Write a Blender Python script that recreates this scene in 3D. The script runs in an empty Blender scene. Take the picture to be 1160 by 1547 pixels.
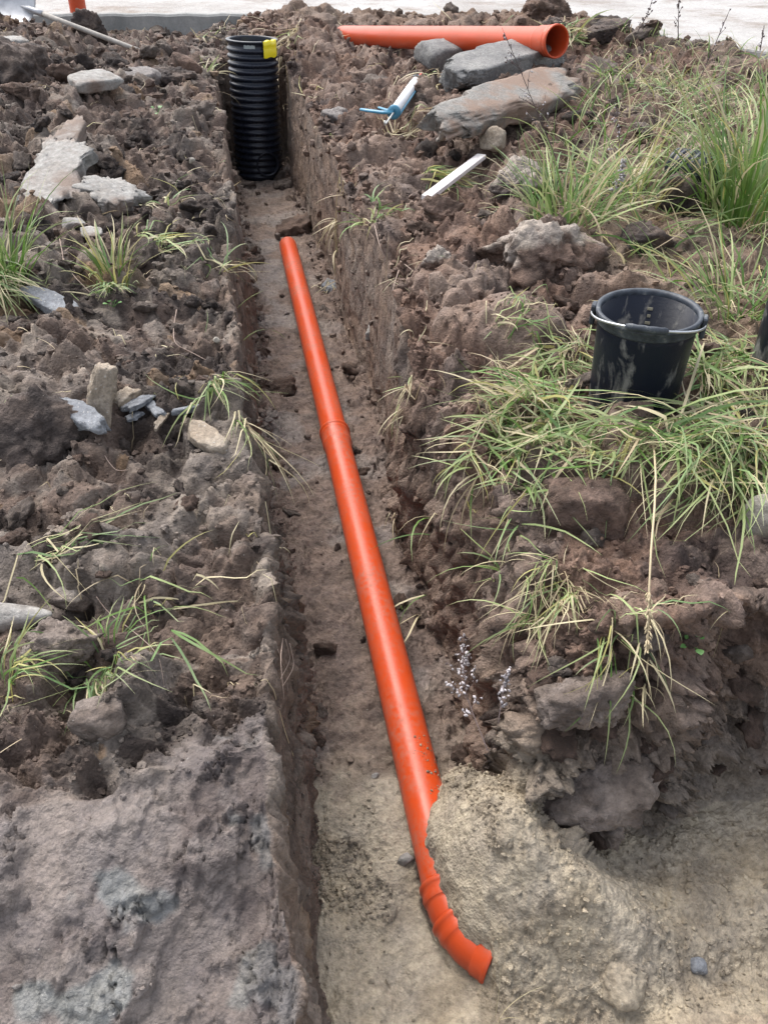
import bpy, math, random
import numpy as np
from mathutils import Vector
R = math.radians
random.seed(7); rng = np.random.default_rng(7)
scene = bpy.context.scene
# ------------------------------------------------------------------ camera
CAM = np.array([0., 0., 1.9]); PITCH = R(38.5); YAW = R(10.24); FPX = 1200.0
cd = bpy.data.cameras.new('camera'); cam = bpy.data.objects.new('camera', cd)
scene.collection.objects.link(cam); scene.camera = cam
cam.location = CAM; cam.rotation_euler = (R(90) - PITCH, 0, -YAW)
cd.sensor_fit = 'VERTICAL'; cd.sensor_height = 24; cd.lens = FPX / 1547 * 24
cd.clip_start = .05; cd.clip_end = 600
# ------------------------------------------------------------------ sky, sun, exposure (overcast day)
world = bpy.data.worlds.new('World'); scene.world = world; world.use_nodes = True
nt = world.node_tree; bg = nt.nodes['Background']
SUN_EL, SUN_AZ = R(57), R(-28)
sky = nt.nodes.new('ShaderNodeTexSky'); sky.sky_type = 'NISHITA'; sky.sun_disc = False
sky.sun_elevation = SUN_EL; sky.sun_rotation = SUN_AZ; sky.air_density = 1.0; sky.dust_density = 4.0; sky.ozone_density = 1.0
hs = nt.nodes.new('ShaderNodeHueSaturation'); hs.inputs['Saturation'].default_value = .38
nt.links.new(sky.outputs[0], hs.inputs['Color']); nt.links.new(hs.outputs[0], bg.inputs[0])
bg.inputs[1].default_value = .15
sl = bpy.data.lights.new('sun', 'SUN'); sl.energy = .95; sl.angle = R(45); sl.color = (1, .95, .88)
so = bpy.data.objects.new('sun', sl); scene.collection.objects.link(so)
sd = Vector((math.sin(SUN_AZ) * math.cos(SUN_EL), math.cos(SUN_AZ) * math.cos(SUN_EL), math.sin(SUN_EL)))
so.rotation_euler = sd.to_track_quat('Z', 'Y').to_euler()
vs = scene.view_settings; vs.view_transform = 'Standard'; vs.look = 'None'; vs.gamma = 1; vs.use_curve_mapping = False
vs.exposure = 1.30
scene.cycles.use_denoising = True; scene.cycles.denoiser = 'OPENIMAGEDENOISE'; scene.cycles.denoising_input_passes = 'RGB_ALBEDO_NORMAL'; scene.cycles.denoising_prefilter = 'NONE'; scene.cycles.max_bounces = 6; scene.cycles.diffuse_bounces = 3
# ------------------------------------------------------------------ layout helper: a sight line meets a level
_f = np.array([math.sin(YAW) * math.cos(PITCH), math.cos(YAW) * math.cos(PITCH), -math.sin(PITCH)])
_r = np.array([math.cos(YAW), -math.sin(YAW), 0.]); _u = np.cross(_r, _f)
def ray(px, py): return _f + _r * (px - 580) / FPX - _u * (py - 773.5) / FPX
def at(px, py, z):
    v = ray(px, py); return CAM + v * ((z - CAM[2]) / v[2])
# ------------------------------------------------------------------ noise
def _h(ix, iy, iz, s):
    h = (ix.astype(np.uint32) * np.uint32(374761393) + iy.astype(np.uint32) * np.uint32(668265263)
         + iz.astype(np.uint32) * np.uint32(2147483647) + np.uint32((s * 974634777) & 0xffffffff))
    h = (h ^ (h >> np.uint32(13))) * np.uint32(1274126177)
    h = (h ^ (h >> np.uint32(15))) * np.uint32(2246822519)
    return h ^ (h >> np.uint32(16))
_G = np.array([[1,1,0],[-1,1,0],[1,-1,0],[-1,-1,0],[1,0,1],[-1,0,1],[1,0,-1],[-1,0,-1],
               [0,1,1],[0,-1,1],[0,1,-1],[0,-1,-1],[1,1,0],[-1,1,0],[0,-1,1],[0,-1,-1]], np.float32)
def perlin(p, s=0):
    i = np.floor(p).astype(np.int64); f = (p - i).astype(np.float32); i = i.astype(np.int32)
    w = f * f * f * (f * (f * 6 - 15) + 10); out = np.zeros(len(p), np.float32)
    for dx in (0, 1):
        wx = w[:, 0] if dx else 1 - w[:, 0]
        for dy in (0, 1):
            wy = w[:, 1] if dy else 1 - w[:, 1]
            for dz in (0, 1):
                wz = w[:, 2] if dz else 1 - w[:, 2]
                g = _G[_h(i[:, 0] + dx, i[:, 1] + dy, i[:, 2] + dz, s) & np.uint32(15)]
                out += wx * wy * wz * (g[:, 0] * (f[:, 0] - dx) + g[:, 1] * (f[:, 1] - dy) + g[:, 2] * (f[:, 2] - dz))
    return out
def fbm(p, o=4, s=0, g=.5):
    a = 1.; t = np.zeros(len(p), np.float32); p = np.asarray(p, np.float32)
    for k in range(o):
        t += a * perlin(p, s + k); a *= g; p = p * 2.03 + 7.1
    return t
def worley(p, s=0):
    p = np.asarray(p, np.float32); i = np.floor(p).astype(np.int32); f = p - i; n = len(p)
    F1 = np.full(n, 9, np.float32); F2 = np.full(n, 9, np.float32); ID = np.zeros(n, np.uint32); V = np.zeros((n, 3), np.float32)
    k = np.float32(1 / 1023)
    for dx in (-1, 0, 1):
        for dy in (-1, 0, 1):
            for dz in (-1, 0, 1):
                h = _h(i[:, 0] + dx, i[:, 1] + dy, i[:, 2] + dz, s)
                vx = f[:, 0] - dx - (h & np.uint32(1023)) * k
                vy = f[:, 1] - dy - ((h >> np.uint32(10)) & np.uint32(1023)) * k
                vz = f[:, 2] - dz - ((h >> np.uint32(20)) & np.uint32(1023)) * k
                d = vx * vx + vy * vy + vz * vz
                m = d < F1
                F2 = np.where(m, F1, np.minimum(F2, d)); F1 = np.where(m, d, F1); ID = np.where(m, h, ID)
                V[m, 0] = vx[m]; V[m, 1] = vy[m]; V[m, 2] = vz[m]
    return np.sqrt(F1), np.sqrt(F2), ID, V
def rnd(ID, k):
    h = (ID ^ np.uint32(k * 2654435761 & 0xffffffff)) * np.uint32(2246822519); h ^= h >> np.uint32(15)
    h = h * np.uint32(3266489917); h ^= h >> np.uint32(13)
    return (h & np.uint32(65535)).astype(np.float32) / 65535
def sst(a, b, x):
    t = np.clip((x - a) / (b - a), 0, 1); return t * t * (3 - 2 * t)
def chunks(p, s, seed):
    """broken-soil lumps of size s: every cell gets its own level and tilt, with gaps between; also its random number"""
    q = p / s; w = np.stack([fbm(q * .9 + 3, 2, seed + 50), fbm(q * .9 + 31, 2, seed + 60), fbm(q * .9 + 57, 2, seed + 70)], 1)
    F1, F2, ID, V = worley(q + .45 * w, seed)
    a, b, c, d = rnd(ID, 1), rnd(ID, 2), rnd(ID, 3), rnd(ID, 4)
    tilt = (V[:, 0] * (b - .5) + V[:, 1] * (c - .5) + V[:, 2] * (d - .5)) * 1.6
    dome = np.sqrt(np.clip(1 - (F1 / .95) ** 2, 0, 1))
    edge = sst(.0, .20, F2 - F1)
    return s * ((a - .35) * .55 * edge + tilt * edge * .6 + .24 * dome * edge - .14), a
# ------------------------------------------------------------------ mesh helpers
COL = bpy.data.collections.new('place'); scene.collection.children.link(COL)
def tag(o, label=None, cat=None, group=None, kind=None):
    for k, v in (('label', label), ('category', cat), ('group', group), ('kind', kind)):
        if v: o[k] = v
    return o
def mesh(name, v, f, mat=None, smooth=True, col=None, uvmat=None):
    """f: array (n,3)/(n,4), or list of index tuples"""
    me = bpy.data.meshes.new(name); v = np.asarray(v, np.float32)
    if isinstance(f, np.ndarray):
        k = f.shape[1]; n = len(f)
        me.vertices.add(len(v)); me.vertices.foreach_set('co', v.ravel())
        me.loops.add(n * k); me.loops.foreach_set('vertex_index', f.ravel().astype(np.int32))
        me.polygons.add(n); me.polygons.foreach_set('loop_start', np.arange(0, n * k, k, dtype=np.int32))
        me.update(calc_edges=True)
    else:
        me.from_pydata(v.tolist(), [], f); me.update()
    me.polygons.foreach_set('use_smooth', np.full(len(me.polygons), smooth))
    if col is not None:
        at_ = me.color_attributes.new('Col', 'FLOAT_COLOR', 'POINT')
        c = np.ones((len(v), 4), np.float32); c[:, :3] = col[:, :3]
        if col.shape[1] > 3: c[:, 3] = col[:, 3]
        at_.data.foreach_set('color', c.ravel())
    if mat: me.materials.append(mat)
    return me
def put(name, v, f, mat, loc=(0, 0, 0), parent=None, smooth=True, col=None):
    """v in world space; the object's origin goes to loc (parts: the parent's loc)"""
    if parent is not None: loc = parent.get('_o', None) or tuple(parent.location)
    me = mesh(name, np.asarray(v, float) - np.array(loc), f, mat, smooth, col)
    o = bpy.data.objects.new(name, me); COL.objects.link(o)
    if parent is not None:
        o.parent = parent
        if parent.type != 'EMPTY': pass
    else: o.location = loc
    return o
def thing(name, label, cat, loc, group=None):
    o = bpy.data.objects.new(name, None); COL.objects.link(o); o.location = loc; o.empty_display_size = .1
    return tag(o, label, cat, group)
def part(name, vf, mat, root, sub=None, smooth=True, col=None):
    """a part (or a sub-part below sub) of the thing root; vf in world space"""
    me = mesh(name, np.asarray(vf[0], float) - np.array(root.location), vf[1], mat, smooth, col)
    o = bpy.data.objects.new(name, me); COL.objects.link(o); o.parent = sub or root
    return o
def sweep(P, rad, n=24, cap=(False, False), flat=1.0):
    """tube of rings through points P with radii rad (number or list)"""
    P = np.asarray(P, float); m = len(P); rad = np.full(m, rad) if np.isscalar(rad) else np.asarray(rad, float)
    T = np.zeros_like(P)
    for i in range(m):
        a = P[i] - P[i]; j = i
        while np.linalg.norm(a) < 1e-7 and j > 0: j -= 1; a = P[i] - P[j]
        b = np.zeros(3); j = i
        while np.linalg.norm(b) < 1e-7 and j < m - 1: j += 1; b = P[j] - P[i]
        na, nb = np.linalg.norm(a), np.linalg.norm(b)
        t = (a / na if na > 0 else 0) + (b / nb if nb > 0 else 0)
        if np.linalg.norm(t) < 1e-3: t = a / na
        T[i] = t / np.linalg.norm(t)
    up = np.array([0, 0, 1.]) if abs(T[0][2]) < .9 else np.array([1., 0, 0])
    V = []; x = np.cross(up, T[0]); x /= np.linalg.norm(x); ang = np.arange(n) * 2 * math.pi / n
    last = T[0]
    for i in range(m):
        t = T[i] if T[i] @ last > -.2 else -T[i]
        x = x - t * (x @ t); x /= np.linalg.norm(x); y = np.cross(t, x); last = t
        V.append(P[i] + rad[i] * (np.cos(ang)[:, None] * x + flat * np.sin(ang)[:, None] * y))
    V = np.concatenate(V); F = []
    for i in range(m - 1):
        for k in range(n):
            a = i * n + k; b = i * n + (k + 1) % n; F.append((a, b, b + n, a + n))
    if cap[0]: F.append(tuple(range(n))[::-1])
    if cap[1]: F.append(tuple(range((m - 1) * n, m * n)))
    return V, F
def lathe(prof, origin, axis=(0, 0, 1), n=48, closed=False):
    """profile of (radius, height) turned about an axis"""
    ax = Vector(axis).normalized(); q = Vector((0, 0, 1)).rotation_difference(ax).to_matrix()
    M = np.array(q); ang = np.arange(n) * 2 * math.pi / n; V = []
    for r_, h_ in prof:
        V.append(np.stack([r_ * np.cos(ang), r_ * np.sin(ang), np.full(n, h_)], 1))
    V = np.concatenate(V) @ M.T + np.array(origin); F = []
    m = len(prof)
    for i in range(m - 1 + (1 if closed else 0)):
        for k in range(n):
            a, b = i * n + k, i * n + (k + 1) % n; j = (i + 1) % m * n
            F.append((a, b, j + (k + 1) % n, j + k))
    return V, F
def box(c, s, rot=None, bev=.002):
    """chamfered box centred at c"""
    hx, hy, hz = [k / 2 for k in s]; b = min(bev, .45 * min(hx, hy, hz)); V = []; 
    import itertools
    idx = {}
    for sx, sy, sz in itertools.product((-1, 1), repeat=3):
        for a in range(3):
            p = [sx * (hx - b), sy * (hy - b), sz * (hz - b)]; p[a] = (sx, sy, sz)[a] * (hx, hy, hz)[a]
            idx[(sx, sy, sz, a)] = len(V); V.append(p)
    F = []
    for a in range(3):
        o1, o2 = (a + 1) % 3, (a + 2) % 3
        for s_ in (-1, 1):
            q = []
            for u, v in ((-1, -1), (1, -1), (1, 1), (-1, 1)):
                t = [0, 0, 0]; t[a] = s_; t[o1] = u; t[o2] = v; q.append(idx[(*t, a)])
            F.append(tuple(q if s_ > 0 else q[::-1]))
    for a in range(3):
        o1, o2 = (a + 1) % 3, (a + 2) % 3
        for u in (-1, 1):
            for v in (-1, 1):
                def g(sa, ax):
                    t = [0, 0, 0]; t[a] = sa; t[o1] = u; t[o2] = v; return idx[(*t, ax)]
                q = (g(-1, o1), g(1, o1), g(1, o2), g(-1, o2)); F.append(q if u * v > 0 else q[::-1])
    for t in itertools.product((-1, 1), repeat=3):
        q = tuple(idx[(*t, a)] for a in range(3)); F.append(q if t[0] * t[1] * t[2] > 0 else q[::-1])
    V = np.array(V)
    if rot is not None: V = V @ np.array(rot).T
    return V + np.array(c), F
def join(*vfs):
    V = []; F = []; k = 0
    for v, f in vfs:
        V.append(np.asarray(v)); F += [tuple(i + k for i in q) for q in f]; k += len(v)
    return np.concatenate(V), F
_ico = {}
def ico(s):
    if s not in _ico:
        import bmesh
        bm = bmesh.new(); bmesh.ops.create_icosphere(bm, subdivisions=s, radius=1)
        bm.verts.ensure_lookup_table()
        _ico[s] = (np.array([v.co[:] for v in bm.verts], np.float32), np.array([[v.index for v in f.verts] for f in bm.faces], np.int32)); bm.free()
    return _ico[s]
def rotm(rx, ry, rz):
    from mathutils import Euler
    return np.array(Euler((rx, ry, rz)).to_matrix())
def lump(size, seed, sub=4, planes=14, rough=.06, crumb=.0, sharp=34, boxy=0., freq=3., ragged=0.):
    """broken stone or clod: a sphere cut by random planes, with chips and grain"""
    d, f = ico(sub); g = np.random.default_rng(seed)
    n = g.normal(size=(planes, 3)); n /= np.linalg.norm(n, axis=1)[:, None]; k = g.uniform(.62, 1., planes)
    if boxy:
        n = np.concatenate([n, np.array([[0, 0, 1], [0, 0, -1.], [1, .1, 0], [-1, .15, 0], [.1, 1, 0], [-.1, -1, 0]])])
        k = np.concatenate([k + .28, np.full(6, boxy)])
        n /= np.linalg.norm(n, axis=1)[:, None]
    c = np.clip(d @ n.T, 1e-3, None) / k
    cm = c.max(1, keepdims=True); r = np.minimum(1 / (cm[:, 0] * np.sum((c / cm) ** sharp, 1) ** (1 / sharp)), 1.32); v = d * r[:, None]
    sz = np.array(size, np.float32)
    w = v * sz / sz.max()
    e = rough * fbm(w * freq + seed, 5, seed % 97, .6)
    if crumb:
        a, _ = chunks(w + seed, .34, seed % 89); b, _ = chunks(w + seed, .15, seed % 83); e = e + crumb * (a * 1.2 + b)
    if ragged:
        rg = fbm(w * np.array([1, 1, .3], np.float32) * 2.1 + seed * .7, 5, seed % 91, .62); v[:, :2] *= 1 + ragged * rg[:, None]
    v = (v + d * e[:, None] / (np.abs(d * sz / sz.max()).sum(1)[:, None] * .6 + .4)) * sz
    return v, f
# ------------------------------------------------------------------ materials
def mat(name, base=(.5, .5, .5), rough=.7, metal=0., spec=.5):
    m = bpy.data.materials.new(name); m.use_nodes = True; b = m.node_tree.nodes['Principled BSDF']
    b.inputs['Base Color'].default_value = (*base, 1); b.inputs['Roughness'].default_value = rough
    b.inputs['Metallic'].default_value = metal; b.inputs['Specular IOR Level'].default_value = spec
    return m, m.node_tree.nodes, m.node_tree.links, b
def noise(N, L, scale, det=6, rough=.6, co=None, typ=None, dist=0.):
    t = N.new('ShaderNodeTexNoise'); t.inputs['Scale'].default_value = scale; t.inputs['Detail'].default_value = det
    t.inputs['Roughness'].default_value = rough; t.inputs['Distortion'].default_value = dist
    if co is None:
        c = N.new('ShaderNodeTexCoord'); co = c.outputs['Object']
    L.new(co, t.inputs['Vector']); return t.outputs['Fac']
def ramp(N, L, fac, stops, interp='LINEAR'):
    r = N.new('ShaderNodeValToRGB'); e = r.color_ramp.elements; r.color_ramp.interpolation = interp
    e[0].position, e[0].color = stops[0][0], (*stops[0][1], 1); e[1].position, e[1].color = stops[-1][0], (*stops[-1][1], 1)
    for p, c in stops[1:-1]:
        k = e.new(p); k.color = (*c, 1)
    L.new(fac, r.inputs[0]); return r.outputs[0]
def mix(N, L, fac, a, b, blend='MIX'):
    m = N.new('ShaderNodeMix'); m.data_type = 'RGBA'; m.blend_type = blend
    for s, v in ((m.inputs[0], fac), (m.inputs[6], a), (m.inputs[7], b)):
        if hasattr(v, 'is_output'): L.new(v, s)
        elif isinstance(v, (int, float)): s.default_value = v
        else: s.default_value = (*v, 1)
    return m.outputs[2]
def mth(N, L, op, a, b=0., clamp=False):
    m = N.new('ShaderNodeMath'); m.operation = op; m.use_clamp = clamp
    for s, v in ((m.inputs[0], a), (m.inputs[1], b)):
        if hasattr(v, 'is_output'): L.new(v, s)
        else: s.default_value = v
    return m.outputs[0]
def bump(N, L, b, h, dist, strength=1.):
    k = N.new('ShaderNodeBump'); k.inputs['Distance'].default_value = dist; k.inputs['Strength'].default_value = strength
    L.new(h, k.inputs['Height']); L.new(k.outputs[0], b.inputs['Normal']); return k
g3 = lambda v: (v, v, v)
def soil_material():
    m, N, L, b = mat('soil', rough=.8, spec=.35)
    a = N.new('ShaderNodeVertexColor'); a.layer_name = 'Col'
    c = N.new('ShaderNodeTexCoord').outputs['Object']
    n1 = noise(N, L, 55, 8, .7, c); n2 = noise(N, L, 9, 5, .6, c)
    v = mix(N, L, 1., a.outputs['Color'], ramp(N, L, n1, [(.25, g3(.5)), (.5, g3(1)), (.75, g3(1.5))]), 'MULTIPLY')
    v = mix(N, L, 1., v, ramp(N, L, n2, [(.3, (.8, .8, .84)), (.7, (1.2, 1.17, 1.12))]), 'MULTIPLY')
    sp = noise(N, L, 130, 2, .5, c)                           # pale grit
    v = mix(N, L, ramp(N, L, sp, [(.74, g3(0)), (.78, g3(.6))]), v, (.42, .40, .37))
    L.new(v, b.inputs['Base Color'])
    rr = mix(N, L, a.outputs['Alpha'], ramp(N, L, n2, [(.35, g3(.82)), (.65, g3(.95))]), ramp(N, L, n2, [(.3, g3(.28)), (.7, g3(.46))]))
    L.new(rr, b.inputs['Roughness'])
    vo = N.new('ShaderNodeTexVoronoi'); vo.inputs['Scale'].default_value = 150; L.new(c, vo.inputs['Vector'])
    h = mth(N, L, 'ADD', n1, mth(N, L, 'MULTIPLY', vo.outputs['Distance'], -.35))
    h = mth(N, L, 'ADD', h, mth(N, L, 'MULTIPLY', noise(N, L, 260, 4, .7, c), .35))
    v2 = N.new('ShaderNodeTexVoronoi'); v2.inputs['Scale'].default_value = 62; v2.feature = 'SMOOTH_F1'; v2.inputs['Smoothness'].default_value = .25
    wv = N.new('ShaderNodeVectorMath'); wv.operation = 'ADD'; nz = N.new('ShaderNodeTexNoise'); nz.inputs['Scale'].default_value = 40; L.new(c, nz.inputs['Vector'])
    ws_ = N.new('ShaderNodeVectorMath'); ws_.operation = 'SCALE'; ws_.inputs['Scale'].default_value = .02; L.new(nz.outputs['Color'], ws_.inputs[0])
    L.new(c, wv.inputs[0]); L.new(ws_.outputs[0], wv.inputs[1]); L.new(wv.outputs[0], v2.inputs['Vector'])
    h = mth(N, L, 'ADD', h, mth(N, L, 'MULTIPLY', v2.outputs['Distance'], -.55))
    bump(N, L, b, h, .009, .8)
    return m
M_SOIL = soil_material()
def plastic(name, base, rough=.3, dirt=.25, dcol=(.24, .19, .15)):
    m, N, L, b = mat(name, rough=rough, spec=.38)
    c = N.new('ShaderNodeTexCoord').outputs['Object']
    n1 = noise(N, L, 3.5, 8, .65, c); n2 = noise(N, L, 60, 6, .7, c)
    v = mix(N, L, ramp(N, L, n1, [(.35, g3(0)), (.75, g3(.3))]), base, tuple(k * .8 for k in base))
    d = mth(N, L, 'MULTIPLY', ramp(N, L, n1, [(.40, g3(0)), (.64, g3(1))]), ramp(N, L, n2, [(.42, g3(0)), (.66, g3(1))]))
    v = mix(N, L, mth(N, L, 'MULTIPLY', d, dirt), v, dcol)
    L.new(v, b.inputs['Base Color'])
    L.new(mth(N, L, 'ADD', mth(N, L, 'MULTIPLY', d, .35), mth(N, L, 'ADD', mth(N, L, 'MULTIPLY', n1, .14), rough - .07)), b.inputs['Roughness'])
    bump(N, L, b, n2, .0006, .5)
    return m
M_ORANGE = plastic('orange_pvc', (.54, .064, .013), .33, .62)
M_ORANGE_IN = plastic('orange_pvc_dusty', (.48, .062, .017), .38, .35)
M_BLACK = plastic('black_polyethylene', (.012, .016, .028), .27, .14, (.16, .15, .14))
def stone_material(name, a, b_, speck=(.5, .48, .45), rough=.85, dirt=None, grain=60, bd=.008, dth=(.46, .58)):
    m, N, L, b = mat(name, rough=rough, spec=.35)
    c = N.new('ShaderNodeTexCoord').outputs['Object']
    n1 = noise(N, L, 6, 8, .65, c); n2 = noise(N, L, grain, 6, .7, c); n3 = noise(N, L, 140, 2, .5, c)
    v = mix(N, L, ramp(N, L, n1, [(.35, g3(0)), (.65, g3(1))]), a, b_)
    v = mix(N, L, 1., v, ramp(N, L, n2, [(.3, g3(.6)), (.7, g3(1.35))]), 'MULTIPLY')
    v = mix(N, L, ramp(N, L, n3, [(.66, g3(0)), (.72, g3(.7))]), v, speck)
    if dirt:
        v = mix(N, L, ramp(N, L, noise(N, L, 3.2, 7, .6, c), [(dth[0], g3(0)), (dth[1], g3(.92))]), v, dirt)
    L.new(v, b.inputs['Base Color'])
    bump(N, L, b, mth(N, L, 'ADD', n2, mth(N, L, 'MULTIPLY', n3, .4)), bd, .8)
    return m
M_CONC = stone_material('broken_concrete', (.165, .16, .15), (.27, .255, .235), dirt=(.21, .145, .11), dth=(.42, .54))
M_CONC2 = stone_material('grey_broken_concrete', (.12, .12, .122), (.23, .225, .215), (.55, .55, .55))
M_SLATE = stone_material('slate', (.13, .14, .16), (.24, .25, .265))
M_STONE = stone_material('tan_stone', (.24, .19, .14), (.34, .29, .235))
M_BOULD = stone_material('field_stone', (.25, .23, .20), (.34, .32, .285), dirt=(.22, .19, .14))
M_CLAYG = stone_material('pale_clay', (.225, .205, .185), (.34, .34, .33), (.3, .27, .25), dirt=(.17, .125, .10), grain=40, dth=(.49, .62))
M_CLOD = stone_material('dark_clod', (.060, .048, .043), (.115, .088, .075), (.3, .27, .24), .85, None, 45, .012)
M_CLODR = stone_material('brown_clod', (.10, .068, .052), (.19, .13, .10), (.35, .3, .26), .85, None, 45, .012)
M_CLODG = stone_material('grey_clod', (.13, .115, .11), (.23, .21, .20), (.4, .38, .36), .8, None, 45, .010)
def blade_material():
    m, N, L, b = mat('grass_blade', rough=.5, spec=.4)
    a = N.new('ShaderNodeVertexColor'); a.layer_name = 'Col'
    L.new(a.outputs[0], b.inputs['Base Color'])
    t = N.new('ShaderNodeBsdfTranslucent'); L.new(a.outputs[0], t.inputs[0]); x = N.new('ShaderNodeMixShader'); x.inputs[0].default_value = .3
    L.new(b.outputs[0], x.inputs[1]); L.new(t.outputs[0], x.inputs[2]); L.new(x.outputs[0], N['Material Output'].inputs[0])
    return m
M_BLADE = blade_material()
# ------------------------------------------------------------------ terrain: trench, cross trench, banks, heaps
def gauss(x, y, cx, cy, rx, ry, a=0.):
    c, s = math.cos(a), math.sin(a); u = (x - cx) * c + (y - cy) * s; v = -(x - cx) * s + (y - cy) * c
    return np.exp(-(u / rx) ** 2 - (v / ry) ** 2)
def n2(x, y, s, seed, o=3):
    sh = np.shape(x); return fbm(np.stack([np.ravel(x) / s, np.ravel(y) / s, np.full(np.size(x), .37)], 1), o, seed).reshape(sh)
ROADP = [(-30, 11.5), (-6, 10.35), (-3, 9.98), (-1.24, 9.68), (.47, 9.38), (1.6, 9.15), (2.6, 8.85), (3.3, 8.3), (3.9, 6.9), (4.5, 5.8), (6, 4.2), (9, 2.4), (14, .5), (30, -4)]
def road_edge(x): return np.interp(x, [p[0] for p in ROADP], [p[1] for p in ROADP])
def xl(y): return .004 + .022 * np.sin(y * 1.7 + .4) + .012 * np.sin(y * 5.1) - .03 * sst(1.2, .8, y)
def xr(y): return .525 + .022 * np.sin(y * 1.3 + 2) + .014 * np.sin(y * 4.3 + 1) + .03 * sst(2.0, 2.6, y) * sst(4.2, 3.4, y)
def yf(x): return .985 + .03 * np.sin(x * 7) + .012 * np.sin(x * 19 + 1)
def ground(x, y):
    """undisturbed and heaped ground, without the digging"""
    z = .68 + .035 * n2(x, y, .9, 3) + .02 * n2(x, y, .35, 5)
    z = z + .30 * gauss(x, y, -2.5, 6.3, 1.5, 2.3) + .30 * gauss(x, y, -2.3, 8.2, .95, .9) + .12 * gauss(x, y, -1.5, 4.0, .8, 1.0) + .12 * gauss(x, y, -.9, 5.6, .5, 1.3)
    z = z - .05 * gauss(x, y, -.35, 1.5, .3, .5) + .05 * gauss(x, y, -.55, 2.2, .25, .3)
    z = z + .24 * gauss(x, y, 1.75, 5.3, 1.0, .8) + .10 * gauss(x, y, 1.0, 7.4, .8, 1.2) + .18 * gauss(x, y, .70, 7.35, .2, .6) + .10 * gauss(x, y, -.3, 7.2, .3, .7) + .12 * gauss(x, y, .3, 8.1, .5, .5) + .10 * gauss(x, y, 1.05, 3.1, .45, .4)
    z = z + .06 * gauss(x, y, .75, 2.5, .2, .5) - .05 * gauss(x, y, .62, 1.7, .16, .5) + .08 * gauss(x, y, 2.3, 4.0, .6, .6)
    re = road_edge(x); k = sst(1.3, .1, re - y)
    z = z * (1 - k) + k * (.83 + .05 * n2(x, y, .4, 9) + .12 * gauss(x, y, 2.75, 8.2, .9, .5) + .10 * gauss(x, y, 1.0, 9.0, .6, .4)) - k * .13 * sst(.75, -.2, x) 
    z = np.where(y > re, z - .35 * sst(.03, .35, y - re), z)
    far = np.maximum(sst(7, 11, np.abs(x)), sst(10.8, 11.6, y)); far = np.maximum(far, sst(-1.5, -3.5, y))
    return z * (1 - far) + far * .5
def base(x, y):
    """digging: returns height and the zone weights"""
    g = ground(x, y)
    fl = .012 * n2(x, y, .3, 21) + .02 * sst(.10, .0, x) + .03 * sst(.42, .50, x) * (.5 + n2(x, y, .25, 23))
    fl = fl - .02 * gauss(x, y, .23, 6.7, .3, .4)
    # sand in the cross trench and the mound over the pipe end
    sand = .015 + .012 * n2(x, y, .12, 27) + .012 * n2(x, y, .4, 28)
    ed = .02 * n2(x, y, .05, 29) + .012 * n2(x, y, .02, 31, 2)
    mound = .27 * gauss(x, y, .43, .87, .165, .20, .3) + .13 * gauss(x, y, .62, .68, .22, .12, -.6) + .07 * gauss(x, y, .42, 1.10, .07, .09) + .05 * gauss(x, y, .9, .75, .4, .14)
    mound = mound * sst(.226, .298, x + ed * .45 - .085 * sst(.98, 1.14, y) - .006 * sst(.95, .88, y) - .012 * sst(.86, .80, y) - .06 * sst(.76, .67, y))
    mound = mound - .035 * gauss(x, y, .20, .72, .07, .14) + .035 * gauss(x, y, .08, .60, .08, .12) + .04 * gauss(x, y, .24, .53, .15, .06) + .018 * gauss(x, y, .20, 1.06, .05, .15)
    sand = sand + mound + .10 * sst(.62, .38, y) * sst(.5, .7, x) + .05 * sst(.52, .46, y + .1 * n2(x, y, .2, 77)) * sst(.6, .75, x) - .03 * gauss(x, y, .85, .57, .2, .05) + .09 * gauss(x, y, .68, .96, .28, .10) + .10 * gauss(x, y, .61, .985, .10, .07)
    ws = sst(1.24, 1.12, y + .09 * n2(x, y, .13, 33) - .05 * sst(.25, 0.1, x) + .10 * sst(.40, .47, x))
    low = fl * (1 - ws) + np.maximum(sand, fl) * ws
    # right bank: behind the front face and right of the wall, with a rounded corner
    dx = x - xr(y) - .02 * n2(x, y, .15, 41) * sst(3.5, 1.8, y); dy = y - yf(x) - .03 * n2(x, y, .2, 43)
    a, b = np.maximum(dx + .03, 0), np.maximum(dy + .03, 0)
    dR = np.where((a > 0) & (b > 0), a * b / np.sqrt(a * a + b * b + 1e-9), np.minimum(dx + .03, dy + .03))
    wR = .045 + .10 * sst(1.9, 1.2, y)
    bR = sst(0, 1, dR / wR + .15)
    bR = .55 * bR + .45 * np.clip(dR / wR + .15, 0, 1)
    # left bank with the scraped slope in front
    dl = xl(y) - x - .015 * n2(x, y, .15, 45)
    bL = np.clip(dl / .05 + .1, 0, 1); bL = .5 * bL + .5 * sst(0, 1, bL)
    slope = .34 + .36 * np.clip(y / .93, -.8, 1) + 2.5 * np.maximum(y - .95, 0)  - .0 * sst(.93, .80, y + .05 * n2(x, y, .4, 47) + .04 * x) + .03 * n2(x, y, .3, 48)
    gl = np.minimum(g, slope + .02 * n2(x, y, .25, 49)) + 0 * x
    wc = sst(.96, .84, y + .16 * n2(x, y, .16, 51)) * (x < .2)
    z = low + (g - low) * bR
    left = x < .26
    z = np.where(left, low + (gl - low) * bL, z)
    ov = np.where(left, bL, bR)
    # corrugated riser pit end: the trench stops behind it
    end = sst(7.28, 7.36, y + .05 * n2(x, y, .2, 53))
    z = np.where((x > -.2) & (x < .8), z + (np.maximum(g, z) - z) * end, z); ov = np.maximum(ov, end)
    # behind the viewer everything is low sand
    return z, dict(bank=np.where(left, bL, bR), ov=ov, ws=ws * (1 - ov), wc=wc * np.where(left, bL, 0), left=left)
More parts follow.
